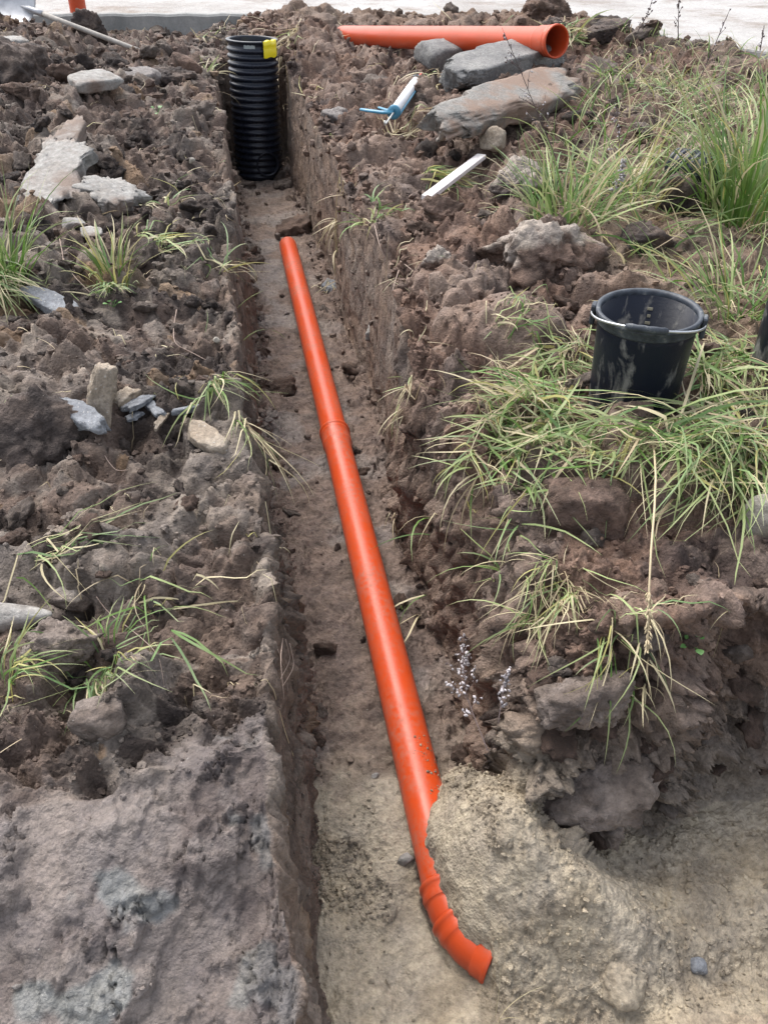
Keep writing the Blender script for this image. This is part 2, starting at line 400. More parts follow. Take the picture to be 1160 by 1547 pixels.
def rows():
    y = -4.; out = []
    while y < .28: out.append(y); y += .12
    y = .28
    while y < 11.2:
        out.append(y); d = .0034 + .0019 * y
        if .86 < y < 1.12: d /= 3.0
        y += d
    out += [11.3, 11.6, 12.0]
    return np.array(out)
YR = rows(); NR = len(YR)
# columns: left bank | left wall | floor | right wall | right bank
tl = np.linspace(1, 0, 250); tl = np.sign(tl) * (tl * .72 + .28 * tl ** 2)
cols = []
for y in YR:
    W_ = 1.15 + .50 * max(y, .2); L0, R0 = xl(y), xr(y); wl = .07; wr = .07 + .12 * float(sst(1.9, 1.2, np.array(y)))
    left = L0 - .03 - tl * (W_ - .25); left[0] = -12; left[1] = -8.5; left[2] = min(-5.2, left[3] - .4) if y > 2 else -4
    lw = np.linspace(L0 - .03, L0 + .05, 66)[1:]
    fl_ = np.linspace(L0 + .05, R0 - .05, 150)[1:]
    rw = np.linspace(R0 - .05, R0 + wr, 84)[1:]
    tr = np.linspace(0, 1, 272)[1:]; tr = tr * .75 + .25 * tr ** 2
    W2 = 1.05 + .62 * max(y, .2)
    right = R0 + wr + tr * W2; right[-1] = 12; right[-2] = 9.0; right[-3] = max(6.6, right[-4] + .4) if y > 2 else 5
    cols.append(np.concatenate([left, lw, fl_, rw, right]))
X = np.array(cols, np.float32); NC = X.shape[1]; Y = np.repeat(YR[:, None], NC, 1).astype(np.float32)
Zb, Zn = base(X, Y)
def grid_normals(x, y, z):
    P = np.stack([x, y, z], -1); du = np.gradient(P, axis=1); dv = np.gradient(P, axis=0)
    n = np.cross(du, dv); return n / (np.linalg.norm(n, axis=-1, keepdims=True) + 1e-9)
NM = grid_normals(X, Y, Zb)
for _ in range(7):                                              # soften normals at the rims
    NM[1:-1, 1:-1] = (NM[1:-1, 1:-1] * 2 + NM[:-2, 1:-1] + NM[2:, 1:-1] + NM[1:-1, :-2] + NM[1:-1, 2:])
    NM /= np.linalg.norm(NM, axis=-1, keepdims=True)
P0 = np.stack([X, Y, Zb], -1).reshape(-1, 3).astype(np.float32); NMf = NM.reshape(-1, 3).astype(np.float32)
zx, zy, zz = P0.T
ov = Zn['ov'].ravel(); ws = Zn['ws'].ravel(); wc = Zn['wc'].ravel(); lf = Zn['left'].ravel()
steep = sst(.85, .5, NMf[:, 2]); wall = steep * (zx > -.2) * (zx < .85) * ((zy > 1.15) | (lf & (zy > .1))) * (zy < 7.5)
wallR = wall * ~lf
top = ov * (1 - wall) * (1 - wc)
c1, i1 = chunks(P0, .30, 11); c2, i2 = chunks(P0, .125, 12); c3, i3 = chunks(P0, .055, 13); c4, i4 = chunks(P0, .026, 14)
fA = fbm(P0 / .5, 3, 81); fB = fbm(P0 / .16, 4, 84); fC = fbm(P0 / .05, 4, 88); fE = fbm(P0 / .016, 3, 95, .6)
cl2 = sst(-.25, .25, fA + .2); cl3 = sst(.25, -.2, fB)
flat = np.maximum(sst(.55, .62, i2), sst(.62, .68, i1)) * (.4 + .6 * sst(-.3, .1, fB))                     # broken clay faces stay smooth
fine = 1 - .78 * flat
rough_bank = .42 * c1 + .66 * c2 * (.25 + .75 * cl2) + fine * (.60 * c3 * (.25 + .75 * cl3) + .65 * c4 * (.4 + .6 * sst(-.2, .3, fB)) + .05 * fB + .024 * fC + .007 * fE) + .06 * fA + .006 * fC
# road shoulder and grass land are calmer
calm = np.clip(sst(1.15, 1.6, zx) * sst(4.6, 3.8, zy) * sst(.9, 1.3, zy) * .75 + sst(.8, .2, road_edge(zx) - zy) * .45, 0, 1)
rough_bank *= (1 - .65 * calm)
# near front face: heavy crumbling
face = steep * (zx > .5) * (zy < 1.25) * (zy > .8)
q = P0 * np.array([1 / .035, 1 / .16, 1 / .05], np.float32)
streak = fbm(q, 4, 61); pit = sst(.18, .5, fbm(P0 * np.array([1 / .02, 1 / .07, 1 / .03], np.float32) + 5, 3, 63))
smoothw = sst(2.2, 2.9, zy) * .80 + .15
d_wall = (1 - smoothw) * (.55 * c2 + .7 * c3 + .8 * c4 + .04 * fB + .015 * fC) + smoothw * (.007 * streak - .014 * pit + .18 * c3 * sst(.15, .35, fA) + .15 * c4 * sst(.1, .35, fB) + .008 * fB)
d_wall *= 1 - .6 * lf * sst(1.25, 1.1, zy)
d_floor = .014 * fB + .010 * fC + .003 * fE + .35 * c4 * sst(.15, .4, fB) + .3 * c3 * sst(.2, .5, fA) + .55 * (c3 + c4) * sst(.36, .44, zx) * sst(.1, .0, ov) * (.4 + .6 * cl3) + .4 * (c3 + c4) * sst(.16, .08, zx)
c5, i5 = chunks(P0, .020, 15); c6, i6 = chunks(P0, .010, 16)
sm_s = sst(.05, -.25, fbm(P0 / .22 + 3, 2, 71) - .35 * sst(.24, .16, zx)) * sst(.75, .62, zx) + sst(.88, .98, zx) * sst(.82, .9, zy)
sm_s = np.clip(sm_s, 0, 1)
d_sand = (1 - sm_s) * (.38 * c5 * sst(-.3, .2, fB) + .5 * c6 + .2 * c3 * sst(.0, .3, fB)) + .006 * fC + .004 * fE + .010 * fB + sm_s * .15 * c6
# scraped clay: plates with torn edges
tq = P0 * np.array([1 / .13, 1 / .22, 1 / .2], np.float32)
t1, t2, t3 = fbm(tq, 5, 101, .62), fbm(tq * 1.7 + 9, 5, 107, .62), fbm(tq * 3.1 + 4, 4, 113, .6)
torn = sst(-.05, .25, fbm(P0 / .2 + 17, 3, 119) + .45 * sst(-.32, -.05, zx) - .2)
tear = sst(.0, .014, t1) * .016 + sst(.05, .064, t2) * .010 + torn * sst(.02, .04, t3) * .008 - .014 * torn * sst(.05, .0, np.abs(t2 + .12)) - .010 * torn * sst(.05, .0, np.abs(t3 - .1))
d_clay = tear * (.45 + .55 * torn) - .018 + torn * (.05 + .3 * sst(-.30, -.08, zx)) * (c4 + .8 * c3 * sst(0, .3, fB)) + .004 * fB
inn = 1 - ov
d_sand *= 1 - .8 * sst(.36, .32, zx) * sst(.18, .22, zx) * sst(1.2, 1.1, zy)
disp = top * (1 - face) * rough_bank + wall * d_wall + face * sst(.02, .16, zz) * (.14 * c1 + .55 * c2 + .7 * c3 + .8 * c4 + .06 * fB + .024 * fC + .007 * fE) + inn * (1 - wall) * ((1 - ws) * d_floor + ws * d_sand) + wc * (1 - wall) * (.25 + .75 * sst(-.02, -.10, zx)) * d_clay
far = np.maximum(sst(6, 9, np.abs(zx)), sst(-.2, -2.5, zy)); far = np.maximum(far, sst(11, 11.6, zy))
disp *= 1 - far
P1 = P0 + NMf * disp[:, None]
# ---- albedo of what lies where
def C3(*c): return np.array(c, np.float32)
def lerp(a, b, t): return a + (b - a) * t[:, None]
n = len(P0); tone = fbm(P0 / .35 + 40, 4, 131); tone2 = fbm(P0 / .09 + 20, 3, 137)
brownL = C3(.120, .088, .071); darkL = C3(.050, .039, .034); greyL = C3(.20, .171, .146)
brownR = C3(.145, .094, .071); 
colr = lerp(np.repeat(brownL[None], n, 0), darkL, sst(-.2, .2, tone))
colr = lerp(colr, greyL, flat * .75 * sst(.25, .6, i1 + .3 * tone2) + sst(.8, .9, i3) * .4)
colr = lerp(colr, C3(.20, .13, .075), sst(.93, .97, i2) * .6)
rt = lerp(np.repeat(brownR[None], n, 0), C3(.070, .050, .043), sst(.0, .35, tone)); rt = lerp(rt, C3(.215, .165, .135), flat * .6 * sst(.3, .6, i1 + .3 * tone2) + sst(.8, .95, i3) * .35)
colr = np.where((~lf)[:, None], rt, colr)
back = sst(4.2, 6.0, zy) * lf
colr = lerp(colr, C3(.125, .085, .070), back * .6 * sst(.2, -.1, tone2))
wcol = lerp(np.repeat(C3(.195, .143, .110)[None], n, 0), C3(.12, .09, .073), sst(-.15, .3, streak)); wcol = lerp(wcol, C3(.21, .18, .155), sst(.1, .4, fA) * .6)
colr = lerp(colr, wcol, wall * (.3 + .6 * smoothw))
fcol = lerp(np.repeat(C3(.178, .135, .112)[None], n, 0), C3(.115, .087, .072), sst(-.1, .35, tone2) * .8); fcol = lerp(fcol, C3(.22, .20, .185), sst(.05, .35, tone) * .6)
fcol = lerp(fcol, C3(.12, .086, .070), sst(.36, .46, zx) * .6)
fcol = lerp(fcol, C3(.19, .152, .126), sst(4.5, 6.5, zy) * .35)
scol = lerp(np.repeat(C3(.335, .29, .22)[None], n, 0), C3(.265, .225, .168), sst(-.2, .4, tone2)); scol = lerp(scol, C3(.38, .335, .262), sm_s * .6)
scol = lerp(scol, C3(.235, .175, .135), sst(.55, .40, zy + .12 * tone) * sst(.55, .75, zx) * .8)
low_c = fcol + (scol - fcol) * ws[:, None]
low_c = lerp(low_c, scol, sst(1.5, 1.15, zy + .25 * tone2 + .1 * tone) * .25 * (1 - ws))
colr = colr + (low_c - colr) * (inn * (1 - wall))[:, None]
ccol = lerp(np.repeat(C3(.180, .154, .141)[None], n, 0), C3(.105, .087, .082), sst(-.05, .4, tone2 + .4 * torn - .25)); ccol = lerp(ccol, C3(.205, .18, .165), sst(.0, .4, tone) * .6)
ccol = lerp(ccol, C3(.21, .225, .22), sst(.25, .45, fbm(P0 / .12 + 71, 3, 149)) * .7)
ccol = lerp(ccol, C3(.10, .082, .077), .7 * sst(-.30, -.06, zx + .12 * tone))
colr = lerp(colr, ccol, wc * (1 - wall))
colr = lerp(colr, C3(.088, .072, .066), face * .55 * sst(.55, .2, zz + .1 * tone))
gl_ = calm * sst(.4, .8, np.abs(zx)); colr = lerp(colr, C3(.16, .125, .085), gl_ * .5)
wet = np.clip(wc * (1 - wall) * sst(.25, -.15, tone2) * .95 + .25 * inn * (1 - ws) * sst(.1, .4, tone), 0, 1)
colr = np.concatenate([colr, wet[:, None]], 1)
ii = np.arange(NR * NC).reshape(NR, NC)
quads = np.stack([ii[:-1, :-1], ii[:-1, 1:], ii[1:, 1:], ii[1:, :-1]], -1).reshape(-1, 4)
terrain = put('ground', P1, quads, M_SOIL, col=colr); tag(terrain, 'dug brown earth with a narrow trench, spoil banks and sand at its near end', kind='structure')
# height raster of the finished ground
RS = .012; RX0, RY0 = -6., -.5; RW, RH = int(13 / RS), int(12 / RS)
def rasterise():
    rx = ((P1[:, 0] - RX0) / RS).astype(int); ry = ((P1[:, 1] - RY0) / RS).astype(int)
    k = (rx >= 0) & (rx < RW) & (ry >= 0) & (ry < RH)
    Z = np.full((RH, RW), -9., np.float32); np.maximum.at(Z, (ry[k], rx[k]), P1[k, 2])
    for _ in range(14):
        m = Z < -5
        if not m.any(): break
        Q = Z.copy()
        for a, b in ((0, 1), (0, -1), (1, 0), (-1, 0)): Q = np.where(m, np.maximum(Q, np.roll(Z, (a, b), (0, 1))), Q)
        Z = Q
    return np.where(Z < -5, .6, Z)
ZM = rasterise()
def hz(x, y):
    rx = np.clip(((np.asarray(x) - RX0) / RS).astype(int), 0, RW - 1); ry = np.clip(((np.asarray(y) - RY0) / RS).astype(int), 0, RH - 1)
    return ZM[ry, rx]
def on(px, py):
    """ground point met by a sight line"""
    v = ray(px, py); t = np.arange(.5, 16, .006); P = CAM + t[:, None] * v
    k = np.nonzero(P[:, 2] < hz(P[:, 0], P[:, 1]))[0]
    return P[k[0]] if len(k) else P[-1]
def span(px, p):
    """metres that px photo pixels cover at the distance of p"""
    return px * ((np.asarray(p) - CAM) @ _f) / FPX
# far ground around the dug plot, the road and its concrete edge
m, N, L, b = mat('field', rough=.9); L.new(ramp(N, L, noise(N, L, .6, 8, .7), [(.35, (.06, .075, .03)), (.65, (.13, .12, .06))]), b.inputs['Base Color'])
o_, k_ = 220., 11.9
V = [(-o_, -o_, .5), (o_, -o_, .5), (o_, o_, .5), (-o_, o_, .5), (-k_, -3.9, .5), (k_, -3.9, .5), (k_, 11.9, .5), (-k_, 11.9, .5)]
tag(put('field', V, [(0, 1, 5, 4), (1, 2, 6, 5), (2, 3, 7, 6), (3, 0, 4, 7)], m), kind='structure')
m, N, L, b = mat('road_concrete', rough=.85, spec=.3)
c = N.new('ShaderNodeTexCoord').outputs['Object']
v = ramp(N, L, noise(N, L, .9, 8, .65, c), [(.32, (.27, .25, .235)), (.5, (.36, .35, .34)), (.7, (.42, .415, .41))])
v = mix(N, L, mth(N, L, 'MULTIPLY', ramp(N, L, noise(N, L, 1.6, 6, .7, c), [(.52, g3(0)), (.66, g3(1))]), .8), v, (.20, .16, .13))
v = mix(N, L, 1., v, ramp(N, L, noise(N, L, 40, 5, .7, c), [(.3, g3(.75)), (.7, g3(1.15))]), 'MULTIPLY')
L.new(v, b.inputs['Base Color']); bump(N, L, b, noise(N, L, 30, 6, .7, c), .02, .6)
rx_ = np.linspace(-30, 30, 241); V = []; F = []
for i, x in enumerate(rx_):
    e = road_edge(x) - .01 + .008 * math.sin(x * 9)
    V += [(x, e, .60), (x, e, .845), (x, e + .012, .857), (x, e + 1.2, .86), (x, 17., .86)]
for i in range(240):
    for k in range(4): a = i * 5 + k; F.append((a, a + 5, a + 6, a + 1))
tag(put('road', V, F, m, smooth=False), kind='structure')
m, N, L, b = mat('kerb_concrete', rough=.9, spec=.25)
v = ramp(N, L, noise(N, L, 3, 8, .7), [(.35, (.20, .205, .20)), (.65, (.34, .34, .33))]); L.new(v, b.inputs['Base Color']); bump(N, L, b, noise(N, L, 50, 6, .7), .01, .7)
V = []; F = []; ks = np.linspace(-5.5, .85, 90)
for x in ks:
    e = road_edge(x) - .115 + .004 * math.sin(x * 13) + .004 * math.sin(x * 31)
    t = .864 + .004 * math.sin(x * 17)
    V += [(x, e, .55), (x, e, t - .018), (x, e + .018, t), (x, e + .118, t), (x, e + .118, .55)]
for i in range(len(ks) - 1):
    for k in range(4): a = i * 5 + k; F.append((a, a + 5, a + 6, a + 1))
F += [(0, 1, 2, 3, 4), tuple((len(ks) - 1) * 5 + k for k in (4, 3, 2, 1, 0))]
tag(put('kerb', V, F, m, smooth=False), kind='structure')
# ------------------------------------------------------------------ pipes
def ringed(name, pts, rad, n=40): return sweep(pts, rad, n)
# the drain in the trench: two pushed-together pipes and two bends, the near end under sand
A = np.array([.292, 5.09, .068]); B = np.array([.301, 2.85, .062]); Cc = np.array([.303, .99, .058])
root = thing('drain_pipe', 'long glossy orange drain pipe on the trench floor, its near end bent under sand', 'pipe', tuple(B))
ab = (B - A) / np.linalg.norm(B - A); bc = (Cc - B) / np.linalg.norm(Cc - B); r0 = .055
far = part('pipe', sweep([A + ab * .05, A + ab * .006, A, A + ab * .004, A + ab * .03, A + ab * .6, A + ab * 1.4, B + ab * .05], [.050, .050, .0515, .054, r0, r0, r0, r0], 48), M_ORANGE, root)
near = part('pipe', sweep([B + bc * t for t in (.105, .13, .5, 1.0, 1.5, 1.985)], [.0612, r0, r0, r0, r0, r0], 48), M_ORANGE, root)
part('socket', sweep([B + bc * t for t in (.03, .0, -.001, .002, .012, .016, .018, .030, .034, .036, .105)], [.0553, .0556, .060, .0645, .0650, .0635, .0612, .0612, .0628, .0612, .0612], 48), M_ORANGE, root)
def bend(p, h0, h1, rad, n=9):
    out = [p]; 
    for i in range(1, n):
        h = h0 + (h1 - h0) * (i - .5) / (n - 1); out.append(out[-1] + np.array([math.sin(h), -math.cos(h), -.02]) * rad * abs(h1 - h0) / (n - 1))
    return out
d0 = math.atan2(bc[0], -bc[1])
s0 = B + bc * 1.975
def along(p, h, t): return p + np.array([math.sin(h), -math.cos(h), -.01]) * t
prof_t = (0, .0, .003, .010, .013, .016, .028, .031, .042); prof_r = (r0, .059, .0625, .0625, .0605, .0592, .0592, .0605, .0585)
def collar(p, h): return sweep([along(p, h, t) for t in prof_t], prof_r, 40)
el = bend(along(s0, d0, .040), d0, d0 + R(17), .10); h1 = d0 + R(17)
e = part('elbow', sweep(el + [along(el[-1], h1, .006)], [.0585] + [r0] * (len(el)), 40), M_ORANGE_IN, root)
part('collar', collar(s0, d0), M_ORANGE_IN, root, e)
s1 = along(el[-1], h1, .006)
el2 = bend(along(s1, h1, .040), h1, h1 + R(28), .075); h2 = h1 + R(30)
e2 = part('elbow', sweep(el2 + [along(el2[-1], h2, t) for t in (.006, .010, .012, .034, .038, .046, .048, .04)], [.0585] + [r0] * len(el2) + [.0565, .059, .0592, .062, .062, .059, .0555], 40), M_ORANGE_IN, root)
part('collar', collar(s1, h1), M_ORANGE_IN, root, e2)
# the loose pipe lying across slabs at the far right
Rr = np.array([2.045, 5.34, 1.125]); Lr = np.array([1.115, 8.42, .775]); ld = (Lr - Rr) / np.linalg.norm(Lr - Rr)
root = thing('sewer_pipe', 'loose dusty orange pipe with open socket lying across broken concrete slabs', 'pipe', tuple(Rr))
part('pipe', sweep([Rr + ld * t for t in (.16, .19, 1., 2., 2.9, 3.18, 3.19, 3.19, 3.1)], [.0855, .080, .080, .080, .080, .080, .078, .074, .073], 48), M_ORANGE_IN, root)
sk = part('socket', sweep([Rr + ld * t for t in (.5, .13, .02, .004, .0, .004, .02, .025, .03, .05, .055, .06, .16)], [.074, .080, .080, .083, .088, .093, .0945, .091, .088, .088, .090, .087, .0855], 48), M_ORANGE_IN, root)
# upright stub pipe by the road
p = at(121, 30, .80); root_z = float(hz(p[0], p[1]))
pv = np.array([p[0], p[1], .70]); tv = pv + np.array([.03, .0, 1.15])
tag(put('standpipe', *sweep([pv, tv - (tv - pv) * .01, tv, tv, tv - (tv - pv) * .3], [.080, .080, .079, .074, .073], 40), M_ORANGE_IN, loc=tuple(pv)), 'upright orange pipe standing in soil against the concrete kerb', 'pipe')
# black corrugated riser at the trench's far end
base_ = np.array([.215, 6.97, .0]); topv = np.array([.248, 6.985, .965]); ax = (topv - base_); H = np.linalg.norm(ax); ax /= H
root = thing('riser_pipe', 'upright black corrugated riser pipe standing at the far end of the trench', 'pipe', tuple(base_))
prof = []; nr = 20; pitch = (H - .03) / nr; ro, ri = .192, .176
for k in range(nr):
    z0 = -.02 + k * pitch
    prof += [(ri, z0 + pitch * .08), (ri, z0 + pitch * .36), (ro - .006, z0 + pitch * .44), (ro, z0 + pitch * .55), (ro, z0 + pitch * .80), (ro - .006, z0 + pitch * .93)]
prof += [(ri + .002, H - .045), (ri + .002, H - .022), (ro - .002, H - .016), (ro + .003, H - .008), (ro + .003, H - .002), (ro - .006, H), (ri - .006, H), (ri - .008, H - .01), (ri - .008, .02)]
part('corrugated_wall', lathe(prof, base_, ax, 64), M_BLACK, root)
st = np.array([.11, -1., 0]); st /= np.linalg.norm(st); s_ = base_ + np.array([.055, -.10, .115])
part('inlet_stub', sweep([s_ + st * t for t in (.0, .06, .085, .09, .09, .085, .0)], [.083, .083, .088, .092, .086, .078, .076], 40), M_BLACK, root)
m_y, *_ = mat('yellow_tag', (.72, .60, .01), .35)
q = np.array(Vector((0, 0, 1)).rotation_difference(Vector(ax)).to_matrix())
V = []; F = []
for i, a_ in enumerate(np.linspace(R(-68), R(-28), 13)):
    for k, (rr, h_) in enumerate(((ri - .010, H - .045), (ri - .010, H + .003), (ro + .007, H + .003), (ro + .009, H - .03), (ro + .006, H - .047), (ro + .010, H - .055), (ro + .008, H - .105))):
        V.append(q @ np.array([rr * math.cos(a_), rr * math.sin(a_), h_ - (.004 * math.sin(i * .9))]) + base_)
for i in range(12):
    for k in range(6): a = i * 7 + k; F.append((a, a + 7, a + 8, a + 1))
part('yellow_label', (V, F), m_y, root)
m_w, *_ = mat('worn_label', (.30, .34, .34), .5)
V = []; F = []
for i, a_ in enumerate(np.linspace(R(-112), R(-86), 9)):
    for h_ in (H - .024, H - .048): V.append(q @ np.array([ri + .0035, 0, 0][0:1] + [0, 0]) * 0 + q @ np.array([(ri + .0045) * math.cos(a_), (ri + .0045) * math.sin(a_), h_ + .003 * math.sin(i * 2.3)]) + base_)
for i in range(8): a = i * 2; F.append((a, a + 1, a + 3, a + 2)) if False else F.append((a + 1, a + 3, a + 2, a))
part('worn_sticker', (V, F), m_w, root)
# short offcut of black corrugated pipe in the grass
p = on(1042, 292); p = p + np.array([0, 0, .11]); dv = np.array([.9, .35, .12]); dv /= np.linalg.norm(dv)
dv = np.array([-.35, .9, -.1]); dv /= np.linalg.norm(dv); pr = []; tt = []
for k in range(5):
    t0 = k * .045 - .1
    tt += [t0, t0 + .012, t0 + .018, t0 + .034, t0 + .040]; pr += [.070, .070, .080, .080, .070]
tt += [.125, .125, -.1]; pr += [.07, .064, .064]
tag(put('pipe_offcut', *sweep([p + dv * t for t in tt], pr, 32), M_BLACK, loc=tuple(p)), 'short offcut of black corrugated pipe half hidden in the grass', 'pipe')
# ------------------------------------------------------------------ buckets
m_b, N, L, b = mat('bucket_plastic', (.008, .011, .020), .38, spec=.2)
c = N.new('ShaderNodeTexCoord'); ob = c.outputs['Object']
sx = N.new('ShaderNodeSeparateXYZ'); L.new(ob, sx.inputs[0])
mp = N.new('ShaderNodeMapping'); mp.inputs['Scale'].default_value = (1, 1, .38); L.new(ob, mp.inputs[0])
na = noise(N, L, 17, 4, .6, mp.outputs[0], dist=.6); nb = noise(N, L, 70, 5, .7, ob)
lowm = ramp(N, L, sx.outputs[2], [(.0, g3(.17)), (.10, g3(.07)), (.22, g3(-.02))])
spl = ramp(N, L, mth(N, L, 'ADD', na, mth(N, L, 'ADD', lowm, mth(N, L, 'MULTIPLY', nb, .10))), [(.62, g3(0)), (.76, g3(1))])
film = ramp(N, L, noise(N, L, 6, 6, .7, ob), [(.5, g3(0)), (.8, g3(.05))])
v = mix(N, L, mth(N, L, 'MULTIPLY', film, nb), (.008, .011, .020), (.12, .13, .15))
v = mix(N, L, mth(N, L, 'MULTIPLY', spl, mth(N, L, 'ADD', nb, .25), True), v, (.22, .215, .20))
L.new(v, b.inputs['Base Color']); L.new(mth(N, L, 'ADD', mth(N, L, 'MULTIPLY', spl, .5), .34), b.inputs['Roughness']); bump(N, L, b, mth(N, L, 'ADD', spl, nb), .0012, .6)
m_rim, N, L, b = mat('dusty_rim', (.03, .04, .05), .5)
L.new(ramp(N, L, noise(N, L, 22, 6, .7), [(.4, (.015, .02, .03)), (.57, (.045, .055, .07)), (.74, (.24, .24, .22))]), b.inputs['Base Color'])
m_wire, *_ = mat('galvanised_wire', (.55, .57, .60), .35, .8)
m_mark, *_ = mat('scale_marks', (.42, .38, .27), .7)
def bucket(loc, label, yaw, tilt=(0, 0)):
    root = thing('bucket', label, 'bucket', tuple(loc), 'black builder buckets in the grass')
    Rm = rotm(tilt[0], tilt[1], yaw) @ np.diag((.885, .885, 1.27)); o = np.array(loc)
    def T(vf): return (np.asarray(vf[0]) @ Rm.T + o, vf[1])
    part('bucket_wall', T(lathe([(.0, .004), (.125, .004), (.132, 0), (.137, .006), (.150, .24), (.150, .27), (.1455, .27), (.134, .012), (.0, .012)], (0, 0, 0), n=72)), m_b, root)
    part('rim', T(lathe([(.1502, .254), (.156, .253), (.158, .256), (.157, .268), (.161, .271), (.160, .279), (.150, .279), (.1452, .274), (.1455, .262), (.148, .26)], (0, 0, 0), n=72)), m_rim, root)
    for s in (-1, 1):
        part('ear', T(box((s * .166, 0, .255), (.016, .042, .046), bev=.006)), m_rim, root, smooth=False)
    # bail folded down on the front of the rim
    aa = np.linspace(R(180), R(360), 49); pts = [(.172 * math.cos(a), .168 * math.sin(a) * 1.0, .262 + .025 * math.sin(-a) ** 1.5 if math.sin(-a) > 0 else .262) for a in aa]
    hd = part('bail', T(sweep(pts, .0028, 10, (True, True))), m_wire, root)
    g = [pts[i] for i in range(19, 31)]
    part('grip', T(sweep(g, [.006, .0085, .0085, .0075, .0085, .0085, .0075, .0085, .0085, .0075, .0085, .006], 12, (True, True))), m_rim, root, hd)
    k = [T(box((0, .1322 + (.0115 * (z / .26)), z), (.011 if i % 2 else .017, .004, .007), rotm(-.045, 0, 0), .001)) for i, z in enumerate(np.arange(.10, .25, .017))]
    part('scale_marks', join(*k), m_mark, root, smooth=False)
    return root
p = on(972, 592); bk = np.array([1.085, 1.885, 0]); bk[2] = .628
bucket(bk, 'black plastic bucket with cement splashes and a folded wire handle, whole in view', R(-30), (R(1), R(-1)))
p = at(1194, 566, .72); bucket((p[0], p[1], .72), 'second black bucket cut off by the right edge of the photo', R(40))
# ------------------------------------------------------------------ caulking gun, batten, shovel
m_bl, *_ = mat('blue_metal', (.06, .22, .34), .35); m_ct, N, L, b = mat('white_cartridge', (.78, .79, .80), .4)
m_rd, *_ = mat('red_nozzle', (.45, .06, .04), .4); m_st, *_ = mat('steel_rod', (.60, .60, .58), .35, .6); m_dk, *_ = mat('dark_plate', (.05, .07, .10), .4)
pt, pb = on(634, 116), on(596, 170); z_ = .5 * (pt[2] + pb[2]) + .03
pt = at(634, 114, z_ + .01); pb = at(596, 168, z_); ga = pt - pb; gl = np.linalg.norm(ga); ga /= gl
side = np.cross(ga, [0, 0, 1]); side /= np.linalg.norm(side); gu = np.cross(side, ga)
root = thing('caulking_gun', 'blue caulking gun holding a white cartridge, dropped on bare soil', 'caulking gun', tuple(pb))
cr = .027
part('cartridge', sweep([pb + ga * t for t in (0, .0, gl * .8, gl * .82)], [.001, cr, cr, cr * .55], 28), m_ct, root)
part('nozzle', sweep([pb + ga * t for t in (gl * .82, gl * .85, gl * 1.08)], [.012, .010, .005], 16, (True, True)), m_rd, root)
fr = [sweep([pb + ga * t - gu * .0 + side * s * .030 - gu * .012 for t in (-.02, gl * .84)], .006, 8, (True, True)) for s in (-1, 1)]
ringf = lathe([(.020, -.004), (.034, -.004), (.034, .004), (.020, .004)], pb + ga * gl * .83, ga, 24, True)
ringb = lathe([(.004, -.012), (.036, -.012), (.036, .012), (.004, .012)], pb - ga * .02, ga, 24, True)
part('frame', join(*fr, ringf, ringb), m_bl, root)
part('plunger_plate', lathe([(.0, -.004), (cr + .001, -.004), (cr + .001, .012), (.0, .012)], pb + ga * .002, ga, 24), m_dk, root)
part('plunger_rod', sweep([pb - ga * .015, pb - ga * .30, pb - ga * .30 + gu * .02], .005, 10, (True, True)), m_st, root)
def limb(P, w, t): return sweep(P, w, 10, (True, True), t)
q0 = pb - ga * .03
part('handle', limb([q0, q0 - side * .06 - ga * .01, q0 - side * .15 + ga * .02, q0 - side * .19 + ga * .04], [.018, .015, .014, .012], .6), m_bl, root)
part('trigger', limb([q0 + gu * .01, q0 - side * .05 + ga * .05, q0 - side * .10 + ga * .10], [.013, .011, .009], .6), m_bl, root)
m_wd, N, L, b = mat('grey_batten', rough=.6)
mp = N.new('ShaderNodeMapping'); c = N.new('ShaderNodeTexCoord'); mp.inputs['Scale'].default_value = (9, 60, 60); L.new(c.outputs['Object'], mp.inputs[0])
L.new(ramp(N, L, noise(N, L, 1, 6, .6, mp.outputs[0]), [(.3, (.50, .45, .45)), (.5, (.66, .61, .61)), (.7, (.74, .72, .70))]), b.inputs['Base Color']); bump(N, L, b, noise(N, L, 1, 6, .7, mp.outputs[0]), .003, .6)
pa, pc = on(646, 302), on(724, 236); zz_ = max(pa[2], pc[2]); pa = at(644, 299, zz_ + .03); pc = at(727, 236, zz_ + .035)
dl_ = pc - pa; ln = np.linalg.norm(dl_); dl_ /= ln; sy = np.cross([0, 0, 1], dl_); sy /= np.linalg.norm(sy); su = np.cross(dl_, sy)
Rm = np.stack([dl_, sy, su], 1)
o = put('batten', *box((0, 0, 0), (ln, .050, .022), None, .002), m_wd, smooth=False); o.matrix_world = __import__('mathutils').Matrix(np.block([[Rm, ((pa + pc) / 2)[:, None]], [np.zeros((1, 3)), np.ones((1, 1))]]).tolist())
tag(o, 'pale straight batten lying on reddish soil below the concrete slabs', 'batten')
m_sh, N, L, b = mat('worn_steel', (.55, .56, .58), .45, .55)
L.new(ramp(N, L, noise(N, L, 9, 7, .7), [(.35, (.30, .31, .33)), (.6, (.42, .43, .45)), (.78, (.22, .19, .17))]), b.inputs['Base Color'])
m_hd, N, L, b = mat('weathered_handle', rough=.75)
L.new(ramp(N, L, noise(N, L, 14, 6, .7), [(.3, (.22, .20, .18)), (.7, (.38, .36, .33))]), b.inputs['Base Color'])
gd = on(26, 34); tt_ = (np.linalg.norm(gd - CAM) + .10) / np.linalg.norm(ray(54, 17)); ps = CAM + ray(54, 17) * tt_ * np.linalg.norm(ray(54, 17)) / np.linalg.norm(ray(54, 17))
tt_ = tt_ - .03; pe = CAM + ray(104, 36) * tt_; hd_ = pe - ps; hd_ /= np.linalg.norm(hd_)
